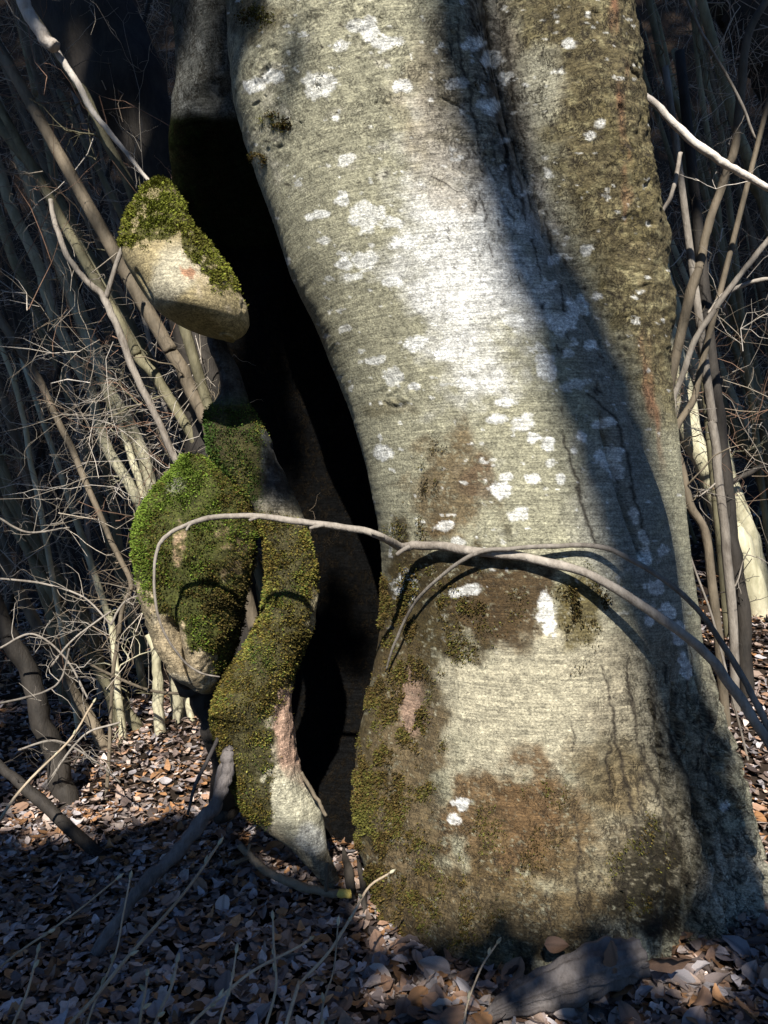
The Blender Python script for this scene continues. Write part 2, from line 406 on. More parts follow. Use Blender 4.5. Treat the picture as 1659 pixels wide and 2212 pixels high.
CRACKS = [([(1355,1420),(1365,1500),(1385,1633),(1427,1728),(1465,1816),(1484,1919),(1488,1990)], 7, .035),
 ([(1300,1440),(1322,1520),(1330,1600),(1352,1690),(1372,1780),(1400,1850)], 6, .022),
 ([(1236,1555),(1244,1590),(1240,1625)], 4, .015), ([(1420,1520),(1448,1600),(1490,1700),(1530,1800),(1556,1900)], 7, .03),
 ([(1500,1560),(1530,1650),(1548,1740),(1580,1850)], 6, .025), ([(1330,1560),(1310,1640),(1325,1720)], 4, .014),
 ([(1400,1440),(1412,1540),(1438,1640)], 5, .018), ([(1240,1760),(1252,1830),(1244,1910),(1262,2000)], 5, .016), ([(1180,1960),(1195,2030),(1188,2080)], 4, .014),
 ([(1215,930),(1240,1020),(1262,1100),(1290,1178)], 6, .012), ([(1265,850),(1330,905),(1352,980),(1375,1090),(1408,1210)], 6, .012),
 ([(1040,-20),(1052,80),(1062,150),(1075,240),(1095,330),(1108,420)], 8, .03), ([(985,40),(1000,140),(1020,230),(1040,330)], 5, .018), ([(1118,380),(1130,440),(1138,480)], 5, .02),
 ([(1085,30),(1098,120),(1110,220),(1130,300)], 6, .02), ([(1038,420),(1048,460),(1052,490)], 4, .018), ([(1178,470),(1188,520),(1192,570)], 5, .02), ([(1150,500),(1160,560),(1172,620)], 4, .014), ([(930,380),(960,395),(990,415)], 3, .01),
 ([(1210,620),(1218,680),(1226,740)], 4, .014), ([(1060,520),(1066,560)], 3, .01)]
_cr = np.random.default_rng(404)
def add_cracks(n, u0, u1, v0, v1, ln, wd, dp, lean, ok=None):
    k = 0
    while k < n:
        u = _cr.uniform(u0, u1); v = _cr.uniform(v0, v1)
        if ok is not None and not ok(u, v): continue
        L_ = ln * _cr.uniform(.4, 1.4); a = lean + _cr.normal(0, .25); m = max(3, int(L_ / 14)); pts = []
        for i in range(m):
            pts.append((u, v)); u += math.sin(a) * L_ / m + _cr.normal(0, 3); v += math.cos(a) * L_ / m
        CRACKS.append((pts, wd * _cr.uniform(.6, 1.3), dp)); k += 1
add_cracks(70, 1290, 1600, 1390, 2010, 70, 4.2, .012, .18, lambda u, v: u > 1400 - (v - 1390) * .2)
add_cracks(45, 940, 1150, -20, 480, 40, 4.0, .012, .12, lambda u, v: abs(u - (1045 + .2 * v)) < 110)
add_cracks(22, 960, 1240, 300, 620, 26, 3.2, .008, .05)
add_cracks(70, 1170, 1360, 0, 900, 16, 5.0, .010, .2)
add_cracks(26, 1000, 1290, 1850, 2080, 40, 3.5, .010, .1)
add_cracks(30, 560, 960, 10, 420, 10, 4.5, .006, 1.2)
def crack_field(q, v):
    q, v = np.broadcast_arrays(q, v); shp = q.shape
    q = q.ravel(); v = v.ravel()
    m = np.zeros(len(q)); dd = np.zeros(len(q))
    qq = q + 9 * fbm(q * .05, v * .05, seed=401, oct=3)
    order = np.argsort(v, kind='stable'); vsort = v[order]
    for pts, wd, dp in CRACKS:
        p = np.array(pts); wd = wd * .75; pad = 3 * wd
        i0 = np.searchsorted(vsort, p[:, 1].min() - pad); i1 = np.searchsorted(vsort, p[:, 1].max() + pad)
        idx = order[i0:i1]; x = qq[idx]
        idx = idx[(x > p[:, 0].min() - pad) & (x < p[:, 0].max() + pad)]
        if not len(idx): continue
        D, t, s_ = seg_dist(qq[idx], v[idx], pts)
        w_ = wd * (.45 + .55 * np.sin(np.pi * np.clip(t, .04, .96)))
        e = np.exp(-(D / w_) ** 2); m[idx] = np.maximum(m[idx], e); dd[idx] = np.maximum(dd[idx], e * dp)
    return m.reshape(shp), dd.reshape(shp)
def trunk_disp(X, Y, Z, U, V, ph, a, v0):
    front = np.sin(ph) > -0.15
    q = uL(v0) + (1 - np.cos(ph)) / 2 * (uR(v0) - uL(v0))
    d = np.zeros_like(X)
    g = (q - ugr(v0)) / gwid(v0)
    asym = np.where(g > 0, g * 0.95, g * 1.05)
    d -= 1.35 * gdep(v0) * np.exp(-np.abs(asym) ** 2.6)
    # ridge to the right of the groove
    d += 0.05 * np.exp(-((q - ugr(v0) - 170) / 80) ** 2) * sstep(1300, 700, v0)
    # second small fold and the smooth swelling beside it
    D, t, sd = seg_dist(q, v0 + 0 * q, [(1215, 930), (1240, 1020), (1262, 1100), (1290, 1178)])
    d -= 0.022 * np.exp(-(D / 11) ** 2) * sstep(0, .2, t)
    d += 0.03 * np.exp(-(((q - 1325) / 60) ** 2 + ((v0 - 1120) / 130) ** 2))
    D, t, sd = seg_dist(q, v0 + 0 * q, [(1265, 850), (1330, 905), (1352, 980), (1375, 1090), (1408, 1210), (1450, 1420), (1520, 1640)])
    d -= 0.030 * np.exp(-(D / 12) ** 2)
    # foot: buttress, dents and furrows
    d += 0.03 * np.exp(-(((q - 1130) / 190) ** 2 + ((v0 - 1520) / 170) ** 2))
    d -= 0.045 * np.exp(-(((q - 1245) / 50) ** 2 + ((v0 - 1570) / 90) ** 2))
    d += 0.045 * np.exp(-(((q - 1050) / 200) ** 2 + ((v0 - 1900) / 160) ** 2))
    d -= 0.14 * np.exp(-(((q - 1395) / 48) ** 2 + ((v0 - 1950) / 140) ** 2))
    d += 0.05 * np.exp(-(((q - 1560) / 60) ** 2 + ((v0 - 1960) / 110) ** 2))
    d += 0.08 * sstep(1850, 2150, v0) * (np.sin(ph) > -2)
    d -= 0.03 * np.exp(-(((q - 880) / 40) ** 2 + ((v0 - 1500) / 200) ** 2))
    d -= crack_field(q, v0)[1]
    furrow = sstep(1250, 1380, q) * sstep(1350, 1550, v0)
    fl = (q + 0.1 * v0) * 0.030 + 1.2 * fbm(q * .006, v0 * .004, seed=31)
    d += 0.022 * furrow * (np.abs((fl % 1) * 2 - 1) * 2 - 1)
    # right ridge is knobbly
    rb = sstep(1180, 1290, q) * sstep(1000, 700, v0)
    d += rb * (0.020 * fbm(q * .025, v0 * .016, seed=41) + 0.010 * fbm(q * .09, v0 * .06, seed=43))
    # broad unevenness, horizontal creases
    d += 0.016 * fbm(X * 3.2, Y * 3.2, Z * 2.2, seed=51, oct=3)
    d += 0.0016 * fbm(X * 6, Y * 6, (Z - 0.2 * X) * 55, seed=53, oct=3)
    up = sstep(520, 300, v0 + 0.15 * (q - 700))
    d += 0.005 * up * fbm(q * .05, v0 * .05, seed=57, oct=4)
    low = sstep(1450, 1650, v0)
    d += low * 0.008 * fbm(q * .035, v0 * .03, seed=59, oct=4)
    # scars
    for (cu, cv, r) in [(690, 190, 34), (790, 225, 36), (600, 255, 34), (1296, 266, 14), (850, 885, 30)]:
        rr = np.hypot(q - cu, (v0 - cv) * 1.3) / r
        d += np.exp(-rr ** 2 * 1.2) * 0.013 * fbm(q * .09, v0 * .09, seed=int(cu), oct=3) - 0.004 * np.exp(-((rr - 1) / .2) ** 2)
    return d

def mixc(c, m, colr):
    m = np.clip(m, 0, 1)[:, None]
    return c * (1 - m) + np.asarray(colr)[None] * m

def trunk_color(i):
    U, V, X, Y, Z = i['U'], i['V'], i['X'], i['Y'], i['Z']
    n1 = fbm(U * .012, V * .02, seed=71); n2 = fbm(U * .05, V * .05, seed=72); n3 = fbm(U * .15, V * .22, seed=73, oct=3)
    c = np.tile(np.array([0.30, 0.284, 0.195]), (len(U), 1))
    # silvery, paler middle, with some glare put into the colour
    sil = np.exp(-(((U - 1010 - 0.12 * (V - 550)) / 170) ** 2 + ((V - 560) / 330) ** 2)) + 0.45 * n1 + .15 * n2
    c = mixc(c, sstep(.25, .85, sil), (0.60, 0.59, 0.545))
    c = mixc(c, 0.6 * sstep(.1, .6, n1 + .5 * n2 - .1) * sstep(640, 350, V), (0.40, 0.37, 0.29))
    # warm brown near the groove top
    c = mixc(c, 0.6 * patch(U, V, 1010, 230, 130, 210, .2, 5), (0.25, 0.20, 0.13))
    # ridge: olive brown bark, its dimmer light darkened into the colour
    gr = ugr(V)
    rid = sstep(20, 120, U - gr + 40 * n2) * sstep(1000, 820, V)
    c = mixc(c, rid, (0.12, 0.097, 0.048))
    c = mixc(c, rid * sstep(.0, .5, n2 + n3 * .6), (0.205, 0.178, 0.095))
    c = mixc(c, rid * .7 * sstep(.1, .5, fbm(U * .02, V * .012, seed=77)), (0.13, 0.105, 0.045))
    c = mixc(c, patch(U, V, 1165, 190, 55, 80, .3, 6) * .8, (0.42, 0.40, 0.30))
    c = mixc(c, .8 * sstep(18, 4, np.abs(U - uR(V) + 26 + 10 * n1)) * sstep(0, .5, fbm(U * .03, V * .008, seed=79) + .15) * sstep(1050, 900, V), (0.24, 0.115, 0.06))
    c = mixc(c, .55 * sstep(1180, 1000, V) * sstep(70, 15, np.abs(U - gr)), (0.19, 0.18, 0.17))  # grey of the groove's shade mixed into the bark colour
    # lower fold area: cool grey
    c = mixc(c, .7 * patch(U, V, 1320, 1120, 80, 170, -.2, 8), (0.33, 0.315, 0.26))
    c = mixc(c, .7 * patch(U, V, 1410, 1250, 55, 260, -.25, 9), (0.22, 0.22, 0.19))  # right strip darkened in colour to stand for its half shade
    # cream foot
    c = mixc(c, patch(U, V, 1130, 1520, 230, 170, -.3, 10), (0.37, 0.335, 0.235))
    c = mixc(c, .8 * patch(U, V, 1420, 1650, 150, 300, -.2, 11), (0.26, 0.225, 0.155))
    c = mixc(c, .7 * patch(U, V, 1590, 1930, 70, 120, 0, 12), (0.42, 0.38, 0.30))
    c = mixc(c, .8 * patch(U, V, 1330, 1690, 90, 80, 0, 14), (0.14, 0.105, 0.05))
    # brown stains and old moss
    for k, (cu, cv, ru, rv, rot, st, colr) in enumerate([
        (950, 1300, 160, 150, .2, 1.0, (0.045, 0.032, 0.012)), (1085, 1290, 110, 95, .2, .97, (0.060, 0.038, 0.016)),
        (960, 1060, 90, 110, .2, .85, (0.12, 0.082, 0.038)), (1035, 1040, 40, 50, 0, .7, (0.11, 0.07, 0.04)),
        (1255, 1310, 55, 80, .1, .9, (0.085, 0.066, 0.02)), (870, 1380, 80, 150, 0, .95, (0.070, 0.052, 0.02)),
        (860, 1560, 95, 200, .1, .9, (0.085, 0.060, 0.026)), (850, 1800, 100, 260, 0, .95, (0.070, 0.052, 0.02)),
        (1090, 1790, 130, 110, 0, .97, (0.110, 0.068, 0.030)), (1000, 1970, 300, 150, 0, .92, (0.095, 0.064, 0.027)), (1160, 1760, 90, 120, 0, .9, (0.12, 0.072, 0.032)), (880, 1700, 70, 260, .05, .8, (0.13, 0.095, 0.05)),
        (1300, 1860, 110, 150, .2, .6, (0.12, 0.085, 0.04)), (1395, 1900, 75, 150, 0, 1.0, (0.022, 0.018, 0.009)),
        (840, 880, 60, 20, 0, .6, (0.11, 0.09, 0.045)), (545, 30, 70, 60, .3, .8, (0.10, 0.085, 0.045)), (1250, 1640, 40, 40, 0, .5, (0.14, 0.10, 0.05))]):
        m = patch(U, V, cu, cv, ru, rv, rot, 100 + k, .3, .75, .022) * st
        c = mixc(c, m * sstep(-.75, -.1, n3 + .6 * n2 + .1), colr)
    # rotten wood laid bare at the lip
    c = mixc(c, .8 * patch(U, V, 890, 1530, 34, 70, 0, 15), (0.30, 0.20, 0.145))
    # dark pits
    c = mixc(c, sstep(.55, .72, fbm(U * .06, V * .075, seed=91)) * .75 * (sstep(560, 300, V) + rid), (0.045, 0.036, 0.022))
    c = mixc(c, crack_field(U, V)[0] * .9, (0.030, 0.023, 0.016))  # crack lines coloured dark to carry the relief's missing shade
    c = mixc(c, .75 * sstep(60, 15, np.abs(U - gr + 15)) * sstep(480, 380, V) * sstep(-.15, .25, n2 + .6 * n3), (0.05, 0.042, 0.032))  # rough dark bark at the groove top, its shade deepened by colour
    lich = np.zeros(len(U))
    for k, (cu, cv, ru, rv) in enumerate(LICH):
        near = (np.abs(U - cu) < ru * 2.2) & (np.abs(V - cv) < rv * 2.2)
        if near.any():
            m = patch(U[near], V[near], cu, cv, ru * 1.1, rv * 1.1, -.2, 300 + k, .14, .7, .075) * (.75 + .25 * math.sin(k * 7.3) ** 2)
            lich[near] = np.maximum(lich[near], m)
    sm = sstep(.54, .60, fbm(U * .045, V * .07, seed=95, oct=3) + .12 * sil) * sstep(1500, 1100, V) * .7
    lich = np.maximum(lich, sm)
    lich = np.clip(lich * (0.86 + .3 * n3), 0, 1)
    c = mixc(c, lich * .95, (0.74, 0.735, 0.69))
    c *= (1 + .16 * n3 + .10 * n2)[:, None]
    rough = np.clip(.12 + rid * .8 + .8 * sstep(1250, 1400, U) * sstep(1350, 1550, V) + .55 * sstep(650, 200, V) * sstep(880, 1050, U) + .35 * sstep(400, 150, V) + .5 * sstep(1600, 1800, V), 0, 1)
    rough = rough * (1 - .8 * lich)
    c = np.clip(c, 0.008, .8)
    return c, rough

# moss pattern on the main trunk
def trunk_moss(i):
    U, V = i['U'], i['V']; m = np.zeros(len(U))
    for k, (cu, cv, ru, rv, st) in enumerate([(860, 1400, 70, 190, .9), (905, 1320, 95, 90, .8), (850, 1650, 75, 220, .85), (840, 1880, 70, 170, .9), (960, 1960, 170, 110, .6), (1090, 1830, 110, 80, .45), (1255, 1325, 50, 85, .9), (960, 1330, 110, 110, .6), (1180, 1720, 60, 40, .4),
                                              (600, 258, 44, 20, .8), (545, 30, 60, 40, .55), (690, 180, 26, 26, .3), (1390, 1880, 55, 100, .6), (930, 1040, 30, 110, .55), (1040, 1300, 110, 70, .35), (560, 345, 20, 14, .6), (880, 1150, 50, 20, .3), (800,1480,40,120,.6)]):
        m = np.maximum(m, st * patch(U, V, cu, cv, ru, rv, .1, 500 + k, .4, .8, .02))
    n = fbm(U * .045, V * .022, seed=511, oct=4)
    return m * sstep(-.22, .22, n)

def moss_blades(name, src, prob_fn, count, size, parent, pal, seed=0, droop=.5, bias=None):
    """thousands of tiny leaflets growing out of the bark, one mesh"""
    r = np.random.default_rng(seed)
    Vv, Fq, info = src
    m = prob_fn(info)
    pv = m.copy(); pv[info['Y'] > 2.95] = 0; pv[(info['V'] < -150)] = 0
    # weight by rough cell area so narrow rows do not clump
    pv = pv ** 1.25 * (.18 + .82 * sstep(-.28, .22, fbm(info['U'] * .05, info['V'] * .05, seed=seed + 77, oct=3)))
    if pv.sum() <= 0: return None
    idx = r.choice(len(Vv), size=count, p=pv / pv.sum())
    base = Vv[idx] + r.normal(0, .0035, (count, 3))
    nrm = np.stack([info['nx'][idx], info['ny'][idx], .25 + 0 * info['nx'][idx]], -1)
    d = nrm + r.normal(0, .55, (count, 3)); d[:, 2] -= droop * r.random(count)
    d /= np.linalg.norm(d, axis=1)[:, None]
    ln = size * (0.35 + 1.3 * r.random(count) ** 1.5) * (0.6 + .6 * m[idx])
    side = np.cross(d, r.normal(0, 1, (count, 3))); side /= np.linalg.norm(side, axis=1)[:, None] + 1e-9
    wd = ln * (.22 + .2 * r.random(count))
    A = base - nrm * .002; tip = base + d * ln[:, None]; mid = base + d * (ln * .5)[:, None]
    VV = np.stack([A - side * wd[:, None] * .4, A + side * wd[:, None] * .4, mid + side * wd[:, None], tip, mid - side * wd[:, None]], 1).reshape(-1, 3)
    k = np.arange(count)[:, None] * 5
    T = np.concatenate([k + [0, 1, 2], k + [0, 2, 4], k + [4, 2, 3]], 0)
    pal = np.array(pal)
    U, V = info['U'][idx], info['V'][idx]
    t = np.clip(.5 + .9 * fbm(U * .014, V * .014, seed=seed + 3) + .28 * r.normal(0, 1, count) + (bias(U, V) if bias else 0), 0, .999) * (len(pal) - 1)
    i0 = t.astype(int); f = (t - i0)[:, None]
    cc = pal[i0] * (1 - f) + pal[i0 + 1] * f
    cc = cc * (0.65 + .7 * r.random(count))[:, None]
    me = mesh_np(name, VV, T, np.repeat(cc, 5, 0), smooth=False)
    o = part(name, me, M['moss'], parent); o['kind'] = 'stuff'
    return o

# main trunk
vrow = np.concatenate([np.linspace(-1600, -60, 60), np.linspace(-55, 2170, 900)])
yc_t = lerp([(-1600, 2.75), (0, 2.72), (1000, 2.70), (1800, 2.68), (2200, 2.62)])
dep_t = lerp([(-1600, .50), (0, .52), (1000, .50), (1600, .52), (1900, .55), (2200, .62)])
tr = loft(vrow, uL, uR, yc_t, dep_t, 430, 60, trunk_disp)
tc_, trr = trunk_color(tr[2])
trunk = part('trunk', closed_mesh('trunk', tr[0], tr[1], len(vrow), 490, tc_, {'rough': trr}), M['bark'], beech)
MOSS = [(0.030, 0.026, 0.006), (0.085, 0.060, 0.016), (0.070, 0.080, 0.014), (0.10, 0.125, 0.018), (0.16, 0.175, 0.03)]
MOSSB = [(0.028, 0.022, 0.008), (0.075, 0.05, 0.018), (0.10, 0.07, 0.02), (0.06, 0.062, 0.014), (0.11, 0.105, 0.025)]
moss_blades('moss', tr, trunk_moss, 80000, .0055, beech, MOSSB, 1, 1.1)

# rear wall of the hollow: the far side of the old trunk, seen through the opening and above the knob
wL = smooth_lerp([(-1600, 120), (-400, 300), (0, 346), (100, 358), (200, 366), (300, 352), (420, 372), (600, 440), (740, 462), (800, 482), (900, 520), (1000, 560), (1200, 590), (1400, 560), (1600, 560), (1800, 640), (2000, 720), (2200, 740)])
wR = lerp([(-1600, 700), (0, 900), (1000, 1100), (2200, 1200)])
def wall_disp(X, Y, Z, U, V, ph, a, v0):
    q = U
    d = 0.03 * fbm(X * 4, Y * 4, Z * 2.4, seed=61, oct=4) + 0.006 * fbm(X * 22, Y * 22, Z * 10, seed=62, oct=3)
    # folded bark at the top
    d += 0.03 * np.cos((q - 430 - .2 * v0) / 26.0) * sstep(300, 100, v0) * sstep(560, 500, q)
    d -= 0.05 * np.exp(-((q - 430 - .1 * v0) / 60) ** 2) * sstep(230, 270, v0)
    return d
yc_w = lerp([(-1600, 3.1), (0, 3.06), (300, 3.12), (600, 3.45), (1450, 3.5), (1650, 3.25), (1800, 2.98), (1900, 2.80), (2200, 2.7)])
dep_w = lerp([(-1600, .30), (0, .34), (260, .30), (800, .16), (2200, .14)])
vw = np.linspace(-1600, 2180, 520)
wl = loft(vw, wL, wR, yc_w, dep_w, 220, 40, wall_disp)
def wall_color(i):
    U, V = i['U'], i['V']
    n1 = fbm(U * .03, V * .02, seed=81); n2 = fbm(U * .1, V * .1, seed=82)
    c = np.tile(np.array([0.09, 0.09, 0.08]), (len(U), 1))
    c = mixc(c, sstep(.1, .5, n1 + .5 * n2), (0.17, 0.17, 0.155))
    c = mixc(c, sstep(235, 262, V + 18 * n1), (0.009, 0.011, 0.005))         # mossy and rotten inside, darkened to stand for the hollow's shade
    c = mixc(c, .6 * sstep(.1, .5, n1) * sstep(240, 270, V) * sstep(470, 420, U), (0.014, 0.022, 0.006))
    c = mixc(c, sstep(520, 560, V), (0.0018, 0.0016, 0.0018))  # near black: deep shade of the hollow painted onto the wall
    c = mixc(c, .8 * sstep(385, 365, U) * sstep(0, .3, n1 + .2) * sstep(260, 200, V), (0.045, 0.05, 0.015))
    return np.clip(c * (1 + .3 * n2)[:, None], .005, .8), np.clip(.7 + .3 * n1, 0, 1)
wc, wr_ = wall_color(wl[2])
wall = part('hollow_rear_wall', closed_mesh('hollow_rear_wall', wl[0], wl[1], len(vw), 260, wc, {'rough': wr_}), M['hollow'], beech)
wall['label'] = 'rotten rear wall inside the hollow, its shade painted in black'

# front left flank: the mossy strip of living wood that borders the hollow
sL = smooth_lerp([(560, 440), (640, 445), (740, 452), (800, 474), (860, 470), (920, 448), (980, 440), (1050, 510), (1100, 556), (1150, 570), (1250, 580), (1320, 570), (1380, 540), (1450, 490), (1520, 466), (1560, 464), (1620, 476), (1680, 492), (1740, 520), (1780, 566), (1820, 622), (1850, 655), (1880, 684), (1930, 720), (2000, 745)])
sR = smooth_lerp([(560, 462), (640, 470), (740, 484), (800, 505), (880, 536), (950, 584), (1050, 624), (1150, 662), (1220, 686), (1290, 692), (1350, 684), (1410, 655), (1460, 636), (1510, 626), (1560, 632), (1620, 642), (1680, 662), (1740, 695), (1780, 704), (1850, 708), (1900, 735), (1960, 770), (2000, 775)])
yc_s = lerp([(560, 2.82), (740, 2.76), (950, 2.68), (1150, 2.62), (1300, 2.60), (1500, 2.56), (1750, 2.58), (1900, 2.66), (2000, 2.70)])
dep_s = lerp([(560, .03), (740, .05), (850, .07), (950, .11), (1150, .13), (1500, .17), (1700, .13), (1850, .07), (2000, .03)])
def shell_disp(X, Y, Z, U, V, ph, a, v0):
    q = sL(v0) + (1 - np.cos(ph)) / 2 * (sR(v0) - sL(v0))
    d = 0.016 * fbm(X * 7, Y * 7, Z * 5, seed=63, oct=4)
    m = sstep(1100, 1200, v0) * sstep(1780, 1600, v0)
    d += m * .008 * fbm(X * 40, Y * 40, Z * 40, seed=64, oct=3)
    d += 0.014 * np.cos((q - .42 * v0) / 13.0 + 2 * fbm(q * .01, v0 * .01, seed=65)) * sstep(720, 800, v0) * sstep(1180, 1080, v0)
    d -= 0.05 * np.exp(-((q - 600) / 30) ** 2) * np.exp(-((v0 - 1540) / 60) ** 2) * 0
    return d
vsr = np.linspace(560, 2000, 420)
sh = loft(vsr, sL, sR, yc_s, dep_s, 170, 40, shell_disp)
def shell_color(i):
    U, V = i['U'], i['V']
    n1 = fbm(U * .02, V * .02, seed=83); n2 = fbm(U * .09, V * .09, seed=84)
    c = np.tile(np.array([0.30, 0.26, 0.18]), (len(U), 1))
    c = mixc(c, sstep(1130, 1030, V), (0.060, 0.060, 0.060))  # upper bark painted darker, in place of the knob's shadow
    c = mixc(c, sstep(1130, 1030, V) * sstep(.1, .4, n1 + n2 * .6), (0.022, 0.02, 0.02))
    c = mixc(c, .9 * sstep(590, 520, U + .0 * V) * sstep(830, 900, V) * sstep(1100, 1040, V), (0.035, 0.055, 0.018))
    # bare wood along the lip
    D, t, s_ = seg_dist(U, V, [(642, 1440), (622, 1500), (618, 1580), (628, 1650), (655, 1710)])
    c = mixc(c, sstep(34, 20, D + 14 * n1) * sstep(1440, 1490, V), (0.50, 0.33, 0.235))
    # pale foot
    c = mixc(c, patch(U, V, 640, 1740, 90, 60, .75, 120, .3, .5), (0.46, 0.43, 0.31))
    c = mixc(c, patch(U, V, 676, 1810, 34, 34, .75, 121, .3, .5), (0.52, 0.51, 0.45))
    c = mixc(c, .8 * patch(U, V, 665, 1330, 26, 60, 0, 122), (0.34, 0.29, 0.17))
    mm = sstep(.35, .6, shell_moss(i))
    c = mixc(c, mm * .95, (0.055, 0.048, 0.014))
    c *= (1 + .22 * n2)[:, None]
    return np.clip(c, .006, .8), np.clip(.35 + .5 * sstep(1130, 1030, V), 0, 1)
def shell_moss(i):
    U, V = i['U'], i['V']
    n = fbm(U * .018, V * .018, seed=86); n2 = fbm(U * .06, V * .06, seed=87)
    # bounded to the right by the bare strip
    rb = np.interp(V, [1080, 1150, 1230, 1300, 1400, 1480, 1560, 1640, 1700, 1760, 1800], [600, 660, 700, 676, 660, 630, 605, 596, 585, 575, 575])
    m = sstep(30, -25, U - rb + 34 * n + 14 * n2) * sstep(1090, 1150, V + 30 * n) * sstep(1810, 1740, V + 26 * n)
    m = np.maximum(m, .9 * sstep(590, 540, U) * sstep(850, 900, V) * sstep(1120, 1060, V))
    return m * (1 - .35 * sstep(.2, .5, n + .6 * n2))
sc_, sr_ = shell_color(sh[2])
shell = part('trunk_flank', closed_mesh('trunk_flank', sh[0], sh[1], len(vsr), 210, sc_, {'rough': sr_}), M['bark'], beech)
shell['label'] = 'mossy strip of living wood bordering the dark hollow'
MOSSG = [(0.05, 0.042, 0.010), (0.13, 0.088, 0.024), (0.16, 0.125, 0.028), (0.12, 0.125, 0.022), (0.22, 0.20, 0.05), (0.075, 0.10, 0.02), (0.05, 0.09, 0.018)]
moss_blades('moss', sh, shell_moss, 80000, .0046, beech, MOSSG, 2, .5, lambda U, V: np.where(V < 1090, .5, -.22))

# burl: the moss covered swelling left of the flank
bL = smooth_lerp([(985, 395), (1010, 372), (1050, 340), (1090, 312), (1130, 296), (1180, 290), (1230, 298), (1280, 300), (1320, 308), (1360, 322), (1400, 346), (1440, 382), (1470, 415), (1490, 440)])
bR = smooth_lerp([(985, 440), (1000, 462), (1030, 508), (1060, 532), (1100, 545), (1150, 552), (1200, 548), (1250, 542), (1300, 530), (1350, 524), (1400, 510), (1440, 490), (1470, 478), (1490, 470)])
yc_b = lerp([(985, 2.62), (1200, 2.58), (1490, 2.60)])
dep_b = smooth_lerp([(985, .05), (1030, .12), (1100, .17), (1200, .205), (1300, .225), (1400, .235), (1450, .21), (1478, .13), (1490, .06)])
def burl_disp(X, Y, Z, U, V, ph, a, v0):
    q = bL(v0) + (1 - np.cos(ph)) / 2 * (bR(v0) - bL(v0))
    d = 0.018 * fbm(X * 6, Y * 6, Z * 6, seed=66, oct=3) + .008 * fbm(X * 36, Y * 36, Z * 36, seed=67, oct=3)
    D, t, s_ = seg_dist(q, v0 + 0 * q, [(398, 1310), (412, 1360), (425, 1400), (440, 1450)])
    d -= .07 * np.exp(-(D / 15) ** 2) * sstep(0, .2, t)
    D, t, s_ = seg_dist(q, v0 + 0 * q, [(300, 1270), (318, 1320), (345, 1370), (372, 1420)])
    d -= .04 * np.exp(-(D / 8) ** 2)
    d += .02 * np.exp(-((q - 420) / 70) ** 2) * np.exp(-((v0 - 1150) / 80) ** 2)
    return d
vb = np.linspace(985, 1490, 260)
bu = loft(vb, bL, bR, yc_b, dep_b, 190, 40, burl_disp)
def burl_moss(i):
    U, V = i['U'], i['V']
    n = fbm(U * .018, V * .018, seed=88); n2 = fbm(U * .06, V * .06, seed=89)
    m = sstep(40, -40, (V - 1300) - 1.1 * (U - 330) + 50 * n + 20 * n2)
    m = m * (1 - .5 * patch(U, V, 388, 1175, 14, 55, .05, 130)) * (1 - .45 * patch(U, V, 500, 1180, 55, 70, 0, 131))
    return m * (1 - .35 * sstep(.1, .4, n2 + .3 * n))
def burl_color(i):
    U, V = i['U'], i['V']
    n1 = fbm(U * .03, V * .03, seed=90); n2 = fbm(U * .12, V * .12, seed=92)
    c = np.tile(np.array([0.36, 0.285, 0.175]), (len(U), 1))
    c = mixc(c, sstep(.1, .4, n1), (0.46, 0.39, 0.27))
    c = mixc(c, patch(U, V, 310, 1340, 26, 70, -.4, 132), (0.22, 0.18, 0.11))
    c = mixc(c, patch(U, V, 500, 1190, 55, 80, 0, 133) * .8, (0.15, 0.10, 0.045))
    c = mixc(c, patch(U, V, 388, 1175, 16, 60, .05, 134) * .8, (0.26, 0.17, 0.10))
    c = mixc(c, sstep(.3, .6, burl_moss(i)), (0.06, 0.065, 0.013))
    c = mixc(c, .7 * patch(U, V, 365, 1040, 30, 26, 0, 135), (0.2, 0.2, 0.15))
    return np.clip(c * (1 + .22 * n2)[:, None], .006, .8), .3 + 0 * U
bc, br_ = burl_color(bu[2])
burl = part('burl', closed_mesh('burl', bu[0], bu[1], len(vb), 230, bc, {'rough': br_}), M['bark'], beech)
burl['label'] = 'rounded burl under bright green moss'
moss_blades('moss', bu, burl_moss, 80000, .0046, beech, [(0.045, 0.036, 0.012), (0.11, 0.078, 0.022), (0.10, 0.088, 0.02), (0.085, 0.105, 0.016), (0.085, 0.14, 0.018), (0.14, 0.20, 0.03)], 3, .5, lambda U, V: (430 - U) / 330 + (1180 - V) / 700)

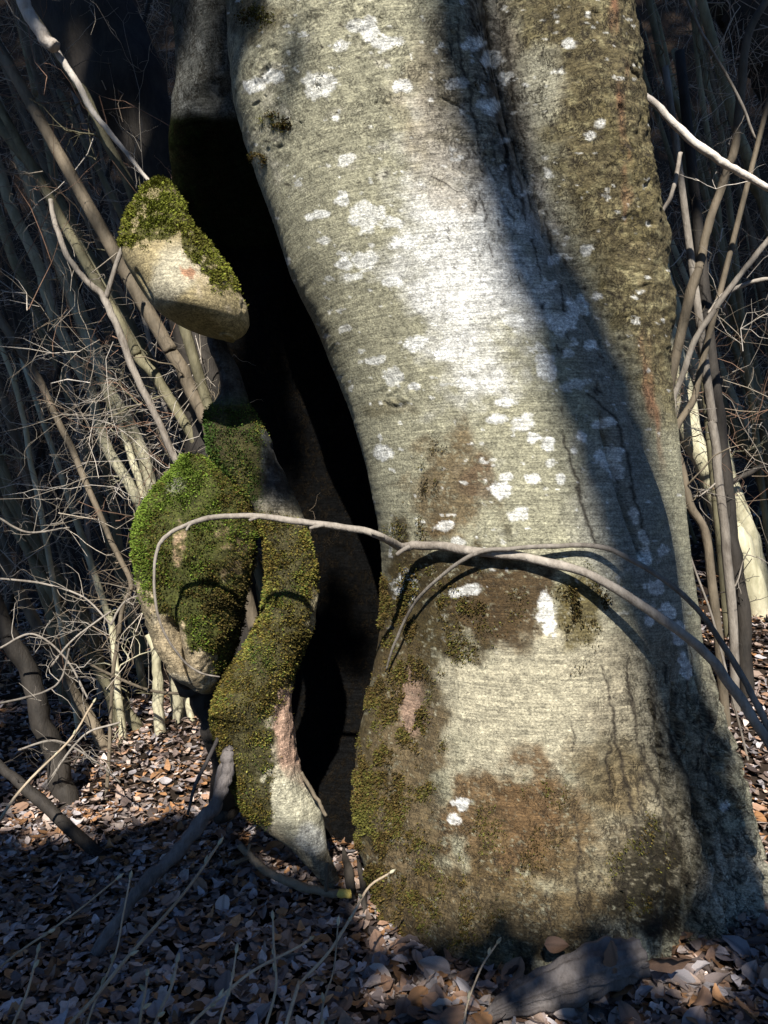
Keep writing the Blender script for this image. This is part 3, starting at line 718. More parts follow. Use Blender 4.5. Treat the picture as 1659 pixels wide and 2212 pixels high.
# knob: healed limb stump that juts out above
kL = smooth_lerp([(392, 338), (400, 328), (420, 312), (450, 292), (480, 276), (510, 264), (540, 261), (570, 270), (600, 290), (630, 308), (660, 326), (685, 352), (705, 392), (718, 430), (727, 470), (731, 492)])
kR = smooth_lerp([(392, 366), (400, 378), (420, 388), (450, 402), (480, 414), (510, 438), (540, 468), (570, 490), (600, 508), (630, 522), (660, 534), (685, 539), (705, 534), (718, 524), (727, 510), (731, 500)])
yc_k = lerp([(392, 2.66), (480, 2.54), (600, 2.46), (731, 2.42)])
dep_k = smooth_lerp([(392, .03), (410, .08), (450, .12), (520, .165), (600, .205), (660, .225), (690, .215), (708, .18), (722, .11), (731, .04)])
def knob_disp(X, Y, Z, U, V, ph, a, v0):
    q = kL(v0) + (1 - np.cos(ph)) / 2 * (kR(v0) - kL(v0))
    d = .009 * fbm(X * 6, Y * 6, Z * 6, seed=68, oct=2)
    up = sstep(40, -60, (v0 - 470) - .95 * (q - 300))
    d += up * .012 * fbm(X * 34, Y * 34, Z * 34, seed=69, oct=3)
    D, t, s_ = seg_dist(q, v0 + 0 * q, [(318, 612), (338, 650), (352, 668)])
    d -= .012 * np.exp(-(D / 4) ** 2)
    d -= .02 * np.exp(-(((q - 408) / 16) ** 2 + ((v0 - 590) / 18) ** 2))
    return d
vk = np.linspace(392, 731, 240)
kn = loft(vk, kL, kR, yc_k, dep_k, 190, 40, knob_disp)
def knob_moss(i):
    U, V = i['U'], i['V']
    n = fbm(U * .025, V * .025, seed=93); n2 = fbm(U * .08, V * .08, seed=94)
    e = np.interp(U, [260, 330, 380, 430, 480, 530], [520, 510, 500, 590, 640, 640])
    m = sstep(26, -24, V - e + 46 * n + 30 * n2)
    return m * (1 - .6 * sstep(.05, .35, n2 + .4 * n))
def knob_color(i):
    U, V = i['U'], i['V']
    n1 = fbm(U * .03, V * .03, seed=96); n2 = fbm(U * .15, V * .15, seed=97)
    c = np.tile(np.array([0.29, 0.235, 0.125]), (len(U), 1))
    c = mixc(c, patch(U, V, 375, 590, 40, 80, .4, 140) * .7, (0.40, 0.37, 0.28))
    c = mixc(c, .8 * sstep(0, .4, n1) * patch(U, V, 470, 620, 80, 50, .8, 141), (0.42, 0.35, 0.24))
    c = mixc(c, .8 * patch(U, V, 408, 590, 17, 11, .5, 142, .4, 1.3, .09), (0.27, 0.12, 0.06))
    c = mixc(c, sstep(.3, .6, knob_moss(i)), (0.075, 0.07, 0.018))
    return np.clip(c * (1 + .15 * n2)[:, None], .006, .8), .1 + 0 * U
kc, kr_ = knob_color(kn[2])
knob = part('knob', closed_mesh('knob', kn[0], kn[1], len(vk), 230, kc, {'rough': kr_}), M['knob'], beech)
knob['label'] = 'jutting smooth tan knob with a cap of moss'
moss_blades('moss', kn, knob_moss, 36000, .0048, beech, [(0.05, 0.045, 0.01), (0.11, 0.10, 0.02), (0.13, 0.14, 0.02), (0.17, 0.19, 0.03)], 4)

# ------------------------------------------------------------------ stems and branches
def px_tube(pts, n=None, sides=10, extend_down=None, extend_up=0, seed=0, wob=.12, jig=.35):
    """pts: (u, v, Y, width in picture units)"""
    a = np.array(pts, float)
    W = np.array([P(u, v, Y) for u, v, Y, wd in a]); R = a[:, 3] * a[:, 2] / F / 2
    data = np.hstack([W, R[:, None]])
    if extend_up:
        d = data[0, :3] - data[1, :3]; d = d / np.linalg.norm(d)
        e = data[0].copy(); e[:3] += d * extend_up; e[3] *= .8; data = np.vstack([e, data])
    if extend_down:
        d = data[-1, :3] - data[-2, :3]; d = d / np.linalg.norm(d)
        d = d * np.array([.7, .3, 1]); d[2] = min(d[2], -.35); d /= np.linalg.norm(d)
        p = data[-1].copy(); k = 0
        while p[2] > gz(p[0], p[1]) - .06 and k < 60:
            p = p.copy(); p[:3] += d * .12; k += 1
        q = (data[-1] + p) / 2; data = np.vstack([data, q, p]) if k else data
    n = n or max(12, len(data) * 6)
    c = catmull(data, n)
    r = np.random.default_rng(seed)
    c[:, 3] = np.maximum(c[:, 3], .0008)
    jit = np.stack([fbm(np.linspace(0, n * .22, n) + seed, np.zeros(n) + k, seed=seed + k, oct=2) for k in range(3)], -1)
    c[:, :3] += jit * c[:, 3:4] * jig
    t = Tubes(); t.add(c[:, :3], c[:, 3], sides, wob=wob)
    return t, c

def twiglet(t, p, d, ln, r0, rng, depth=2, color=None, sides=4):
    n = 7
    pts = [np.array(p)]
    d = d / (np.linalg.norm(d) + 1e-9)
    for k in range(n - 1):
        d = d + rng.normal(0, .34, 3); d /= np.linalg.norm(d)
        pts.append(pts[-1] + d * ln / (n - 1))
    pts = np.array(pts)
    t.add(pts, np.linspace(r0, r0 * .35, n), sides, color, caps=False)
    if depth > 0:
        for k in range(rng.integers(1, 4)):
            i = rng.integers(1, n)
            twiglet(t, pts[i], d + rng.normal(0, .7, 3), ln * rng.uniform(.3, .6), r0 * .55, rng, depth - 1, color, sides)

FILL = {'olive': 'slender dim olive hazel stem deep in the thicket', 'brown': 'slender dim brown hazel stem deep in the thicket', 'dark': 'blackish shaded hazel stem deep in the thicket', 'grey': 'slender dim grey stem deep in the thicket', 'pale': 'slender pale stem deep in the thicket'}
STEM_GROUP = 'hazel stems of the thicket'
def stem(pts, mat, label, name='hazel_stem', cat='stem', group=None, down=True, up=1.5, twigs=3, seed=0, sides=10, tw_len=.35):
    t, c = px_tube(pts, sides=sides, extend_down=down, extend_up=up, seed=seed)
    base = c[-1, :3] if down else c[len(c) // 2, :3]
    root = empty(name, tuple(base))
    tag(root, label, cat, group)
    part('stem', t.mesh('stem'), M[mat], root)
    rng = np.random.default_rng(seed + 999)
    for k in range(twigs):
        tt = Tubes(); i = rng.integers(len(c) // 6, int(len(c) * .85))
        dd = rng.normal(0, 1, 3); dd[2] += .5; dd[1] -= .3
        twiglet(tt, c[i, :3], dd, tw_len * rng.uniform(.5, 1.2), max(.0016, min(.005, c[i, 3] * .3)), rng, 2)
        part('twig', tt.mesh('twig'), M['grey' if mat in ('white', 'grey') else mat], root)
    return root

def ywrap(pl, y0, y1, w0, w1):
    n = len(pl)
    return [(u, v, y0 + (y1 - y0) * k / (n - 1), w0 + (w1 - w0) * k / (n - 1)) for k, (u, v) in enumerate(pl)]

STEMS = [
 # left side
 (ywrap([(120,110),(180,200),(222,290),(265,370),(305,460),(350,560)], 3.5,3.5,20,24),'olive','straight olive hazel stem behind the mossy knob, beside the snapped bleached limb',1),
 (ywrap([(0,270),(60,350),(130,440),(190,550),(240,630),(300,740),(360,850),(430,930)], 4.0,3.9,26,24),'olive','long thick olive stem slanting down behind the burl from far outside the knob',2),
 (ywrap([(0,370),(30,460),(80,560),(105,650),(150,760),(200,860),(230,960),(290,1070),(315,1120)], 4.3,4.2,22,24),'pale','pale green stem slanting to the burl, left neighbour of the brightest stem',3),
 (ywrap([(158,640),(190,720),(230,820),(272,900),(302,970),(325,1040),(332,1090)], 4.4,4.3,30,28),'pale','thickest bright cream stem in the thicket, meeting the burl top',4),
 (ywrap([(215,810),(245,890),(282,985),(312,1085)], 4.32,4.26,16,16),'pale','cream stem hugging the thickest cream stem beside the burl',5),
 (ywrap([(330,690),(370,760),(405,820),(440,900),(460,960)], 3.5,3.5,30,28),'brown','stout dark brown stem emerging beneath the knob',6),
 (ywrap([(255,690),(300,770),(345,830),(400,920),(440,990)], 3.7,3.7,22,24),'olive','dark olive stem running parallel under the knob to the burl top',7),
 (ywrap([(0,690),(40,750),(90,830),(120,900),(160,980),(200,1080),(245,1180),(282,1258),(266,1310),(252,1400),(246,1440)], 3.7,3.4,18,8),'brown','reddish brown dead stem snapped off beside the burl',8),
 (ywrap([(10,770),(30,820),(50,900),(65,1000),(80,1060)], 4.2,4.2,10,12),'pale','thin pale stem hanging in the thicket twigs',9),
 (ywrap([(0,1000),(40,1100),(80,1180),(130,1260),(180,1330),(220,1440)], 4.4,4.3,20,24),'olive','grey green stem with dim bark rooted beside the sunlit leaf patch',10),
 (ywrap([(-20,1290),(30,1390),(70,1490),(100,1580),(132,1670)], 3.3,3.3,36,48),'dark','thick shaded dark stem rooted at the edge of the sunlit leaf patch',11),
 (ywrap([(215,1270),(232,1320),(246,1385),(252,1450)], 4.2,4.1,14,16),'pale','short pale stem standing beside the cracked lower edge of the burl',12),
 (ywrap([(70,1330),(110,1400),(150,1480),(205,1570)], 3.9,3.9,22,26),'brown','hairy reddish stem leaning over the leaf litter',13),
 (ywrap([(160,1360),(200,1430),(240,1490),(290,1560)], 4.3,4.2,20,26),'olive','mossy olive stem curving down to the leaf litter',14),
 (ywrap([(25,-20),(55,90),(80,200),(95,260)], 4.8,4.8,18,18),'olive','upright dim stem beside the snapped bleached limb',15),
 (ywrap([(75,90),(90,170),(115,240),(150,330)], 5.2,5.1,14,14),'brown',None,16),
 (ywrap([(0,470),(30,560),(70,660),(110,760),(150,860)], 5.4,5.3,20,20),'olive',None,17),
 (ywrap([(120,420),(160,520),(190,600),(230,700)], 5.0,5.0,16,18),'brown',None,18),
 (ywrap([(205,340),(225,400),(250,470),(280,560)], 4.6,4.6,9,10),'grey',None,19),
 (ywrap([(125,320),(150,400),(190,480),(230,560),(270,660)], 4.7,4.7,12,14),'brown',None,20),
 (ywrap([(380,700),(410,760),(430,810),(450,880)], 4.4,4.4,16,16),'olive',None,21),
 (ywrap([(0,840),(20,900),(45,980),(80,1100)], 4.9,4.9,18,20),'brown',None,22),
 (ywrap([(20,1060),(60,1160),(90,1250),(110,1330)], 4.6,4.6,26,28),'olive',None,23),
 (ywrap([(160,880),(175,960),(185,1050),(190,1150),(200,1260)], 4.7,4.7,10,12),'grey',None,24),
 # right side
 (ywrap([(1385,330),(1405,450),(1425,580),(1442,720),(1475,860),(1520,1000),(1560,1110),(1585,1160)], 4.6,4.5,36,52),'pale','stout pale olive trunk standing right behind the beech',31),
 (ywrap([(1430,540),(1490,700),(1540,830),(1590,930),(1655,1050)], 5.2,5.1,22,28),'olive','olive stem slanting behind the stout pale olive trunk to the leaf floor',32),
 (ywrap([(1500,790),(1540,920),(1575,1040),(1615,1155)], 4.8,4.7,24,40),'pale','pale stem flaring at its foot on the leaf floor beside the stout trunk',33),
 (ywrap([(1520,780),(1500,860),(1456,935),(1470,1000),(1490,1090),(1520,1145),(1540,1275)], 3.5,3.5,13,20),'brown','crooked sunlit tan stem kinked sharply beside the beech',34),
 (ywrap([(1528,830),(1540,920),(1550,1010),(1562,1110),(1578,1290)], 3.6,3.6,18,20),'grey','straight grey brown stem next to the crooked tan stem',35),
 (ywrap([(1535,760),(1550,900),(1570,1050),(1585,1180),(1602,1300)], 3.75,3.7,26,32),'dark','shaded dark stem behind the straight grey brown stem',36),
 (ywrap([(1410,40),(1428,130),(1446,190),(1470,250),(1480,330)], 4.2,4.2,14,16),'olive','olive stem standing high behind the beech edge above the bleached branch',37),
 (ywrap([(1500,40),(1518,120),(1532,200),(1550,270),(1562,340)], 4.8,4.8,12,14),'olive',None,38),
 (ywrap([(1575,210),(1600,300),(1630,390),(1662,480)], 4.5,4.5,22,26),'olive','mottled olive stem crossing behind the bleached branch end',39),
 (ywrap([(1380,380),(1400,470),(1430,560),(1470,680),(1500,760)], 5.2,5.1,20,22),'brown',None,40),
 (ywrap([(1440,300),(1470,420),(1495,520),(1520,640)], 5.4,5.4,16,18),'dark',None,41),
 (ywrap([(1560,520),(1590,640),(1620,760),(1650,880)], 5.6,5.5,18,20),'olive',None,42),
 (ywrap([(1600,420),(1630,540),(1655,680)], 5.3,5.3,14,16),'brown',None,43),
 (ywrap([(1600,720),(1625,820),(1650,930)], 5.0,5.0,16,20),'olive',None,44),
 (ywrap([(1570,820),(1610,920),(1650,1010)], 5.6,5.5,14,18),'pale',None,45),
]
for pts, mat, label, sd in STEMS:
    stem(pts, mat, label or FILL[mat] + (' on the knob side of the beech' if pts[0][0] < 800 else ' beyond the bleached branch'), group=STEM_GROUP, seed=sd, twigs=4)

# more of the same farther back, upright-leaning stems that fill the wood
rng = np.random.default_rng(5)
for k in range(44):
    left = k % 3 != 0
    Y = rng.uniform(5.0, 8.3)
    u = rng.uniform(-150, 520) if left else rng.uniform(1330, 1760)
    x0 = (u - 829.5) * Y / F; z0 = float(gz(x0, Y))
    lean = rng.uniform(.12, .42) * (1 if rng.random() < .9 else -1)
    H = rng.uniform(4.5, 7.0)
    n = 9
    zz = np.linspace(H, -.1, n)
    bend = rng.uniform(-.2, .25)
    xs = x0 - lean * zz - bend * np.sin(zz / H * 3.1) ; ys = Y + rng.uniform(-.06, .10) * zz
    w0 = rng.uniform(.009, .026)
    data = np.stack([xs, ys, z0 + zz, np.linspace(w0 * .5, w0, n)], -1)
    c = catmull(data, 26)
    c[:, :3] += np.stack([fbm(np.linspace(0, 6, 26), np.zeros(26) + k, seed=k + 40 * a, oct=2) for a in range(3)], -1) * .05
    t = Tubes(); t.add(c[:, :3], c[:, 3], 8, wob=.1)
    root = empty('hazel_stem', (x0, Y, z0))
    mt = ['olive', 'brown', 'dark', 'olive', 'dark', 'brown'][k % 6]
    tag(root, FILL[mt] + (' on the knob side of the beech' if left else ' beyond the bleached branch'), 'stem', STEM_GROUP)
    part('stem', t.mesh('stem'), M[mt], root)

# thicket of fine twigs, uncountable
def thicket():
    rng = np.random.default_rng(77)
    t = Tubes()
    pal = [(0.20, 0.17, 0.13), (0.30, 0.26, 0.21), (0.13, 0.10, 0.07), (0.38, 0.34, 0.29), (0.20, 0.12, 0.08)]
    for k in range(2100):
        left = rng.random() < .68
        Y = rng.uniform(3.3, 7.5) if left else rng.uniform(3.9, 7.5)
        u = rng.uniform(-80, 470) if left else rng.uniform(1380, 1720)
        v = rng.uniform(-60, 1480) if left else rng.uniform(-60, 1080)
        p = P(u, v, Y)
        if p[2] < gz(p[0], p[1]) + .08: continue
        d = np.array([rng.normal(0, .8), rng.normal(0, .5), rng.normal(.2, .7)])
        c = np.array(pal[rng.integers(len(pal))]) * rng.uniform(.8, 1.7)
        twiglet(t, p, d, rng.uniform(.25, .9), rng.uniform(.0012, .0034), rng, 2, c, 4)
    o = obj('thicket_twigs', t.mesh('thicket_twigs'), M['twig'])
    tag(o, 'tangle of fine bare grey twigs filling the shaded wood', 'twigs', kind='stuff')
thicket()

# dark leaning trunks half lost in the shade
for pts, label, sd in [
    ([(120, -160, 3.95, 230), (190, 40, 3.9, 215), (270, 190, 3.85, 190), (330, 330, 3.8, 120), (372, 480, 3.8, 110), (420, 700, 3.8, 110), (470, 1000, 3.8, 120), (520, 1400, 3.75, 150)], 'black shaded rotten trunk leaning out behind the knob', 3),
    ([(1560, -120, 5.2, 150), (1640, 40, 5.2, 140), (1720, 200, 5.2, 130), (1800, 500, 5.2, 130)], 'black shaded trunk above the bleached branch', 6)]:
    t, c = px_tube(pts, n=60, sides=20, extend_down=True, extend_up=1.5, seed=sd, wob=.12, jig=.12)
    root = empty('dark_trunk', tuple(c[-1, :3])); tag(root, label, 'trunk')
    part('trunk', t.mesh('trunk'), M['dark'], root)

# individual limbs and twigs that catch the light
def limb(pts, mat, label, name='dead_branch', cat='branch', seed=0, spurs=(), sides=12, group=None, sub='limb', down=False, up=0, twigs=0, wob=.14, n=None, jig=.35):
    t, c = px_tube(pts, n=n or len(pts) * 9, sides=sides, extend_down=down, extend_up=up, seed=seed, wob=wob, jig=jig)
    root = empty(name, tuple(c[-1, :3])); tag(root, label, cat, group)
    part(sub, t.mesh(sub), M[mat], root)
    for sp in spurs:
        ts, cs = px_tube(sp, n=10, sides=8, seed=seed + 5, wob=.1)
        part('side_twig', ts.mesh('side_twig'), M[mat], root)
    rg = np.random.default_rng(seed)
    for k in range(twigs):
        tt = Tubes(); i = rg.integers(2, len(c) - 2)
        twiglet(tt, c[i, :3], rg.normal(0, 1, 3), rg.uniform(.06, .25), .0022, rg, 1)
        part('side_twig', tt.mesh('side_twig'), M[mat], root)
    return root, c

limb([(20,-60,3.3,26),(48,0,3.3,28),(80,60,3.3,28),(119,104,3.3,26)], 'white', 'snapped thick bleached limb, stub with a jagged end', 'snapped_limb', seed=1, up=1.0)
limb([(122,112,3.36,15),(160,170,3.36,14),(200,240,3.36,13),(240,290,3.36,11),(290,352,3.36,9),(336,412,3.36,8),(380,480,3.4,7)], 'white', 'slender bleached branch reaching from the snapped limb to the knob', seed=2, twigs=2)
limb([(108,430,3.25,10),(122,490,3.25,11),(150,560,3.25,12),(190,610,3.25,13),(225,645,3.25,15),(250,700,3.25,16),(290,800,3.25,16),(332,890,3.25,15),(386,1008,3.25,15),(420,1080,3.3,14)], 'grey', 'forked bare grey branch leaning onto the burl top', 'forked_branch', seed=3,
     spurs=[[(226,648,3.25,13),(238,612,3.25,11),(252,568,3.25,10),(266,528,3.25,9)]], twigs=2)
limb([(1340,150,3.25,15),(1375,190,3.25,15),(1440,252,3.25,16),(1500,308,3.25,18),(1560,350,3.25,17),(1610,378,3.25,15),(1662,408,3.25,14),(1760,470,3.25,12)], 'white', 'bright bleached branch poking out from behind the beech', seed=4, twigs=3)
limb([(1700,-60,3.6,14),(1622,60,3.6,16),(1602,180,3.6,18),(1588,300,3.6,18),(1570,370,3.6,18),(1535,470,3.6,18),(1515,560,3.6,20),(1490,640,3.6,22)], 'brown', 'brown branch crossing under the bleached branch', seed=5, twigs=5, down=True)
limb([(1478,-10,3.4,5),(1510,60,3.4,6),(1545,120,3.4,6),(1600,220,3.4,6),(1632,300,3.4,5)], 'grey', 'thin straight grey twig high above the bleached branch', 'bare_twig', 'twig', seed=6, twigs=3)
limb([(1672,505,3.2,12),(1610,580,3.2,12),(1560,645,3.2,13),(1510,720,3.2,13),(1478,800,3.2,13),(1444,888,3.2,12)], 'grey', 'bare grey branch slanting down to the beech edge', seed=7, twigs=3)
limb([(1672,600,3.3,8),(1620,610,3.3,9),(1560,640,3.3,9),(1530,680,3.3,9)], 'grey', 'short grey side branch meeting the slanting branch beside the beech', seed=8, twigs=1)
limb([(1436,860,3.3,6),(1446,950,3.3,7),(1448,1060,3.3,6),(1490,1200,3.3,5),(1540,1340,3.3,5)], 'grey', 'thin bowed pale twig dropping to the leaves beside the beech', 'bare_twig', 'twig', seed=9, down=True)
limb([(1420,470,3.4,8),(1450,420,3.4,9),(1470,330,3.4,9),(1410,520,3.4,8)][::-1][1:], 'grey', 'thin grey twig crossing below the bleached branch', 'bare_twig', 'twig', seed=10)
limb([(1662,1000,4.6,10),(1600,1030,4.6,12),(1540,1060,4.6,12),(1470,1080,4.6,10)], 'dark', 'dark fallen branch on the leaf floor behind the stems', seed=12)

# the two arching branches in front of the trunk
_fi = np.sin(tr[2]['ph']) > 0.02
_tu, _tv, _ty = tr[2]['U'][_fi], tr[2]['V'][_fi], tr[2]['Y'][_fi]
def surf(u, v):
    d = (_tu - u) ** 2 + (_tv - v) ** 2
    return float(_ty[np.argmin(d)])
def rest(pl, offs):
    a = np.array(offs, float); out = []
    for (u, v, wd) in pl:
        o = np.interp(u, a[:, 0], a[:, 1])
        if u < 830: Y = 2.17 + (830 - u) * .00004
        elif u <= 1450: Y = surf(u, v) - o - wd * .5 * 2.1 / F
        else: Y = 2.16 - (u - 1450) * .0002
        out.append((u, v, Y, wd))
    Ys = np.array([p[2] for p in out]); k = np.array([.25, .5, .25])
    for _ in range(2): Ys[1:-1] = np.minimum(Ys[1:-1], np.convolve(Ys, k, 'valid'))
    return [(p[0], p[1], y, p[3]) for p, y in zip(out, Ys)]
limb(rest([(1730,1740,24),(1690,1660,23),(1645,1575,22),(1600,1512,22),(1530,1420,21),(1450,1352,21),(1350,1284,20),(1250,1234,20),(1150,1207,19),(1060,1194,20),(980,1184,19),(900,1178,18),(868,1180,19),(820,1156,16),(740,1140,15),(640,1125,14),(540,1114,13),(450,1119,12),(390,1140,10),(352,1166,9),(336,1205,7),(334,1280,6),(350,1355,5),(390,1420,5),(430,1452,4),(475,1462,3)], [(830, .05), (900, .02), (1200, .02), (1300, .05), (1400, .13), (1450, .18)])[::-1],
     'grey', 'long grey dead branch arching across the hollow and the trunk', 'arching_branch', seed=21, n=170, up=0,
     spurs=[[(560,1116,2.18,8),(548,1120,2.17,8),(538,1124,2.16,6)],[(700,1134,2.17,9),(685,1137,2.165,8),(668,1141,2.16,6)],[(830,1160,2.16,7),(815,1156,2.15,6),(803,1151,2.145,5)],[(885,1180,2.15,12),(868,1190,2.15,10),(856,1198,2.15,8)],[(412,1132,2.18,7),(406,1139,2.175,6),(402,1146,2.17,5)]])
limb(rest([(1760,1790,17),(1690,1640,16),(1640,1532,14),(1590,1440,13),(1520,1332,12),(1430,1250,11),(1340,1196,11),(1280,1178,11),(1200,1180,11),(1120,1184,10),(1050,1190,10),(1000,1210,9),(940,1256,8),(890,1312,7),(852,1390,6),(834,1448,4)], [(830, .05), (1000, .05), (1100, .05), (1280, .012), (1400, .09), (1450, .15)])[::-1],
     'grey', 'thinner brown grey branch arching over and drooping in front of the trunk', 'arching_branch', seed=22, n=120)

# sticks at the foot
limb([(500,1600,2.45,22),(494,1640,2.44,26),(484,1690,2.42,27),(450,1760,2.40,29),(390,1830,2.38,30),(330,1892,2.36,30),(270,1962,2.33,28),(205,2060,2.26,22)], 'weather', 'crooked dark dead branch leaning against the mossy flank from the leaves', 'fallen_branch', seed=23, n=70, wob=.35,
     spurs=[[(494,1650,2.44,14),(478,1660,2.44,18),(468,1720,2.44,18),(452,1770,2.44,14)],[(478,1580,2.46,10),(450,1640,2.46,9),(420,1700,2.46,8),(405,1760,2.46,6)]])
r_, c_ = limb([(518,1826,2.50,15),(540,1852,2.49,16),(575,1880,2.48,17),(620,1904,2.46,18),(680,1922,2.44,18),(735,1929,2.43,18)], 'brown', 'broken brown stick with a yellow cut end lying before the hollow', 'cut_stick', seed=24, n=50,
     spurs=[[(540,1850,2.49,10),(520,1858,2.46,9),(501,1868,2.44,9)],[(706,1924,2.43,10),(706,1895,2.42,9),(707,1864,2.42,9)],[(535,1846,2.49,9),(537,1835,2.49,8),(540,1822,2.49,7)]])
t, c = px_tube([(733,1929,2.43,18.5),(745,1930,2.43,18.5),(757,1930,2.43,18)], n=8, sides=12)
part('cut_end', t.mesh('cut_end'), M['cut'], r_)
limb([(650,1668,2.5,7),(668,1700,2.5,8),(690,1735,2.5,8),(704,1762,2.5,7)], 'brown', 'little reddish twig stuck in the mouth of the hollow', 'bare_twig', 'twig', seed=25)
lg = np.array([list(P(u, v, Y)) + [wd * Y / F / 2] for u, v, Y, wd in [(1030,2206,1.93,10),(1100,2168,1.93,46),(1180,2134,1.95,72),(1270,2100,1.97,88),(1340,2078,1.99,84),(1384,2064,2.0,70)]])
lc = catmull(lg, 60); lt = Tubes(); lt.add(lc[:, :3], lc[:, 3] * (1 + .05 * np.sin(np.arange(60) * .9)), 40, wob=.34, wobf=.07)
lroot = empty('weathered_log', tuple(lc[-1, :3])); tag(lroot, 'short weathered grey log half sunk in leaves at the beech foot', 'log')
part('log', lt.mesh('log'), M['weather'], lroot)
ROOTS = [[(405,1400,2.70,110),(432,1460,2.70,96),(458,1530,2.72,70),(474,1610,2.76,56),(486,1700,2.86,60),(490,1760,2.9,70)],
         [(742,1830,2.76,5),(752,1880,2.64,20),(768,1960,2.50,18),(800,2060,2.32,14),(830,2150,2.18,10)],
         [(772,1850,2.70,4),(782,1900,2.56,14),(788,2000,2.42,12),(770,2090,2.26,9)],
         [(748,1880,2.72,4),(740,1950,2.54,11),(735,2040,2.36,9),(718,2090,2.26,7)]]
for k, r in enumerate(ROOTS):
    t, c = px_tube(r, n=40, sides=10, seed=60 + k, wob=.25)
    part('root', t.mesh('root'), M['dark'], beech)  # roots coloured near black for the shadow at the hollow base

# saplings with buds near the viewer
SAP = [
 ([(130,2240),(205,2155),(292,2050),(370,1962),(430,1886),(470,1826)],1.55,7,'long bare sapling shoot with buds rising over the shaded leaves'),
 ([(640,2140),(651,2120),(710,2058),(761,1977),(797,1915),(841,1886)],1.75,6,'budded shoot bent towards the trunk foot'),
 ([(400,2230),(432,2193),(498,2135),(556,2091),(640,2048),(668,2030)],1.65,6,'low budded shoot crossing the shaded leaves'),
 ([(571,2230),(596,2135),(593,2061),(589,1988)],1.7,5,'short upright shoot with a pale bud'),
 ([(180,2240),(215,2140),(250,2060),(265,1980),(280,1900)],1.7,4,None),
 ([(330,2230),(370,2130),(382,2080)],1.45,6,None),
 ([(20,2240),(60,2140),(80,2060)],1.6,5,None),
 ([(690,2230),(700,2160),(722,2090),(730,2000)],1.7,4,None),
 ([(0,2090),(110,2010),(190,1950),(250,1900)],1.75,4,None),
 ([(300,2230),(312,2150),(318,2110)],1.5,5,None),
 ([(470,2230),(486,2170),(500,2120),(510,2060)],1.6,4,None),
 ([(0,1770),(60,1690),(150,1600),(200,1520)],2.6,5,None),
 ([(1000,2230),(1010,2170),(1040,2090),(1072,2040)],1.7,4,None),
]
for k, (pl, Y, wd, label) in enumerate(SAP):
    pts = [(u, v, Y + .04 * i, wd * 1.3 * (1 - .45 * i / len(pl))) for i, (u, v) in enumerate(pl)]
    n = 30
    t, c = px_tube(pts[::-1], n=n, sides=7, extend_down=True, seed=70 + k, wob=.12)
    root = empty('sapling_shoot', tuple(c[-1, :3]))
    tag(root, label or 'thin budded sapling shoot among the shaded leaves', 'shoot', 'budded shoots over the shaded leaves')
    part('stem', t.mesh('stem'), M['tan'], root)
    rg = np.random.default_rng(k + 300)
    for q in range(3):
        i = 0 if q == 0 else int(rg.integers(3, n * .6))
        p = c[i, :3]; d = c[max(i - 1, 0), :3] - c[i + 1, :3]; d = d / np.linalg.norm(d) + (rg.normal(0, .4, 3) if q else 0)
        d /= np.linalg.norm(d); tb = Tubes(); L_ = .022
        tb.add(np.array([p, p + d * L_ * .35, p + d * L_ * .7, p + d * L_]), np.array([.0016, .0046, .0036, .0004]), 7)
        part('bud', tb.mesh('bud'), M['pale'], root)

# lower left twigs and the small stump
limb([(188,1432,4.0,5),(250,1462,3.9,6),(320,1490,3.8,6),(400,1500,3.7,6),(460,1500,3.6,5)], 'brown', 'reddish arched twig over the far sunlit leaves', 'bare_twig', 'twig', seed=31)
limb([(318,1372,4.1,16),(336,1410,4.1,18),(340,1450,4.1,20),(342,1492,4.1,24)], 'pale', 'small pale broken sapling stump on the sunlit leaves', 'sapling_stump', 'stump', seed=32, down=True)
limb([(-40,1600,3.0,14),(0,1650,2.95,18),(40,1690,2.9,22),(70,1715,2.88,26)], 'dark', 'leaning mossy stump at the edge of the shaded leaves', 'mossy_stump', 'stump', seed=33, down=True, twigs=5)
for k, (pl, Y) in enumerate([([(0,1250),(90,1260),(180,1290),(240,1350)],3.2),([(0,1120),(60,1150),(150,1140)],3.2),([(110,1440),(160,1380),(240,1320)],3.1),([(0,1520),(80,1500),(130,1470),(150,1400)],3.0),
                             ([(240,1350),(270,1300),(330,1280)],3.2),([(40,1620),(120,1600),(200,1640),(260,1690)],3.0),([(0,1400),(70,1370),(140,1420),(190,1510)],3.1),([(110,1680),(180,1590),(260,1560)],3.0)]):
    limb([(u, v, Y, 5 - .4 * i) for i, (u, v) in enumerate(pl)], 'grey', 'wiry bare grey twig tangled low in the thicket edge', 'bare_twig', 'twig', seed=40 + k, twigs=4, group='wiry twigs low at the thicket edge')

# ------------------------------------------------------------------ leaf litter
LEAFPAL = np.array([(0.33, 0.20, 0.13), (0.44, 0.32, 0.25), (0.29, 0.23, 0.21), (0.55, 0.45, 0.39), (0.18, 0.13, 0.11), (0.42, 0.22, 0.10), (0.42, 0.38, 0.38)])
def leaf_shape(n=6):
    """beech leaf: midrib of n points, two edges; unit length along x"""
    t = np.linspace(0, 1, n)
    wd = .33 * np.sin(np.pi * np.clip(t, .02, .98) ** .85) ** .7
    return t, wd

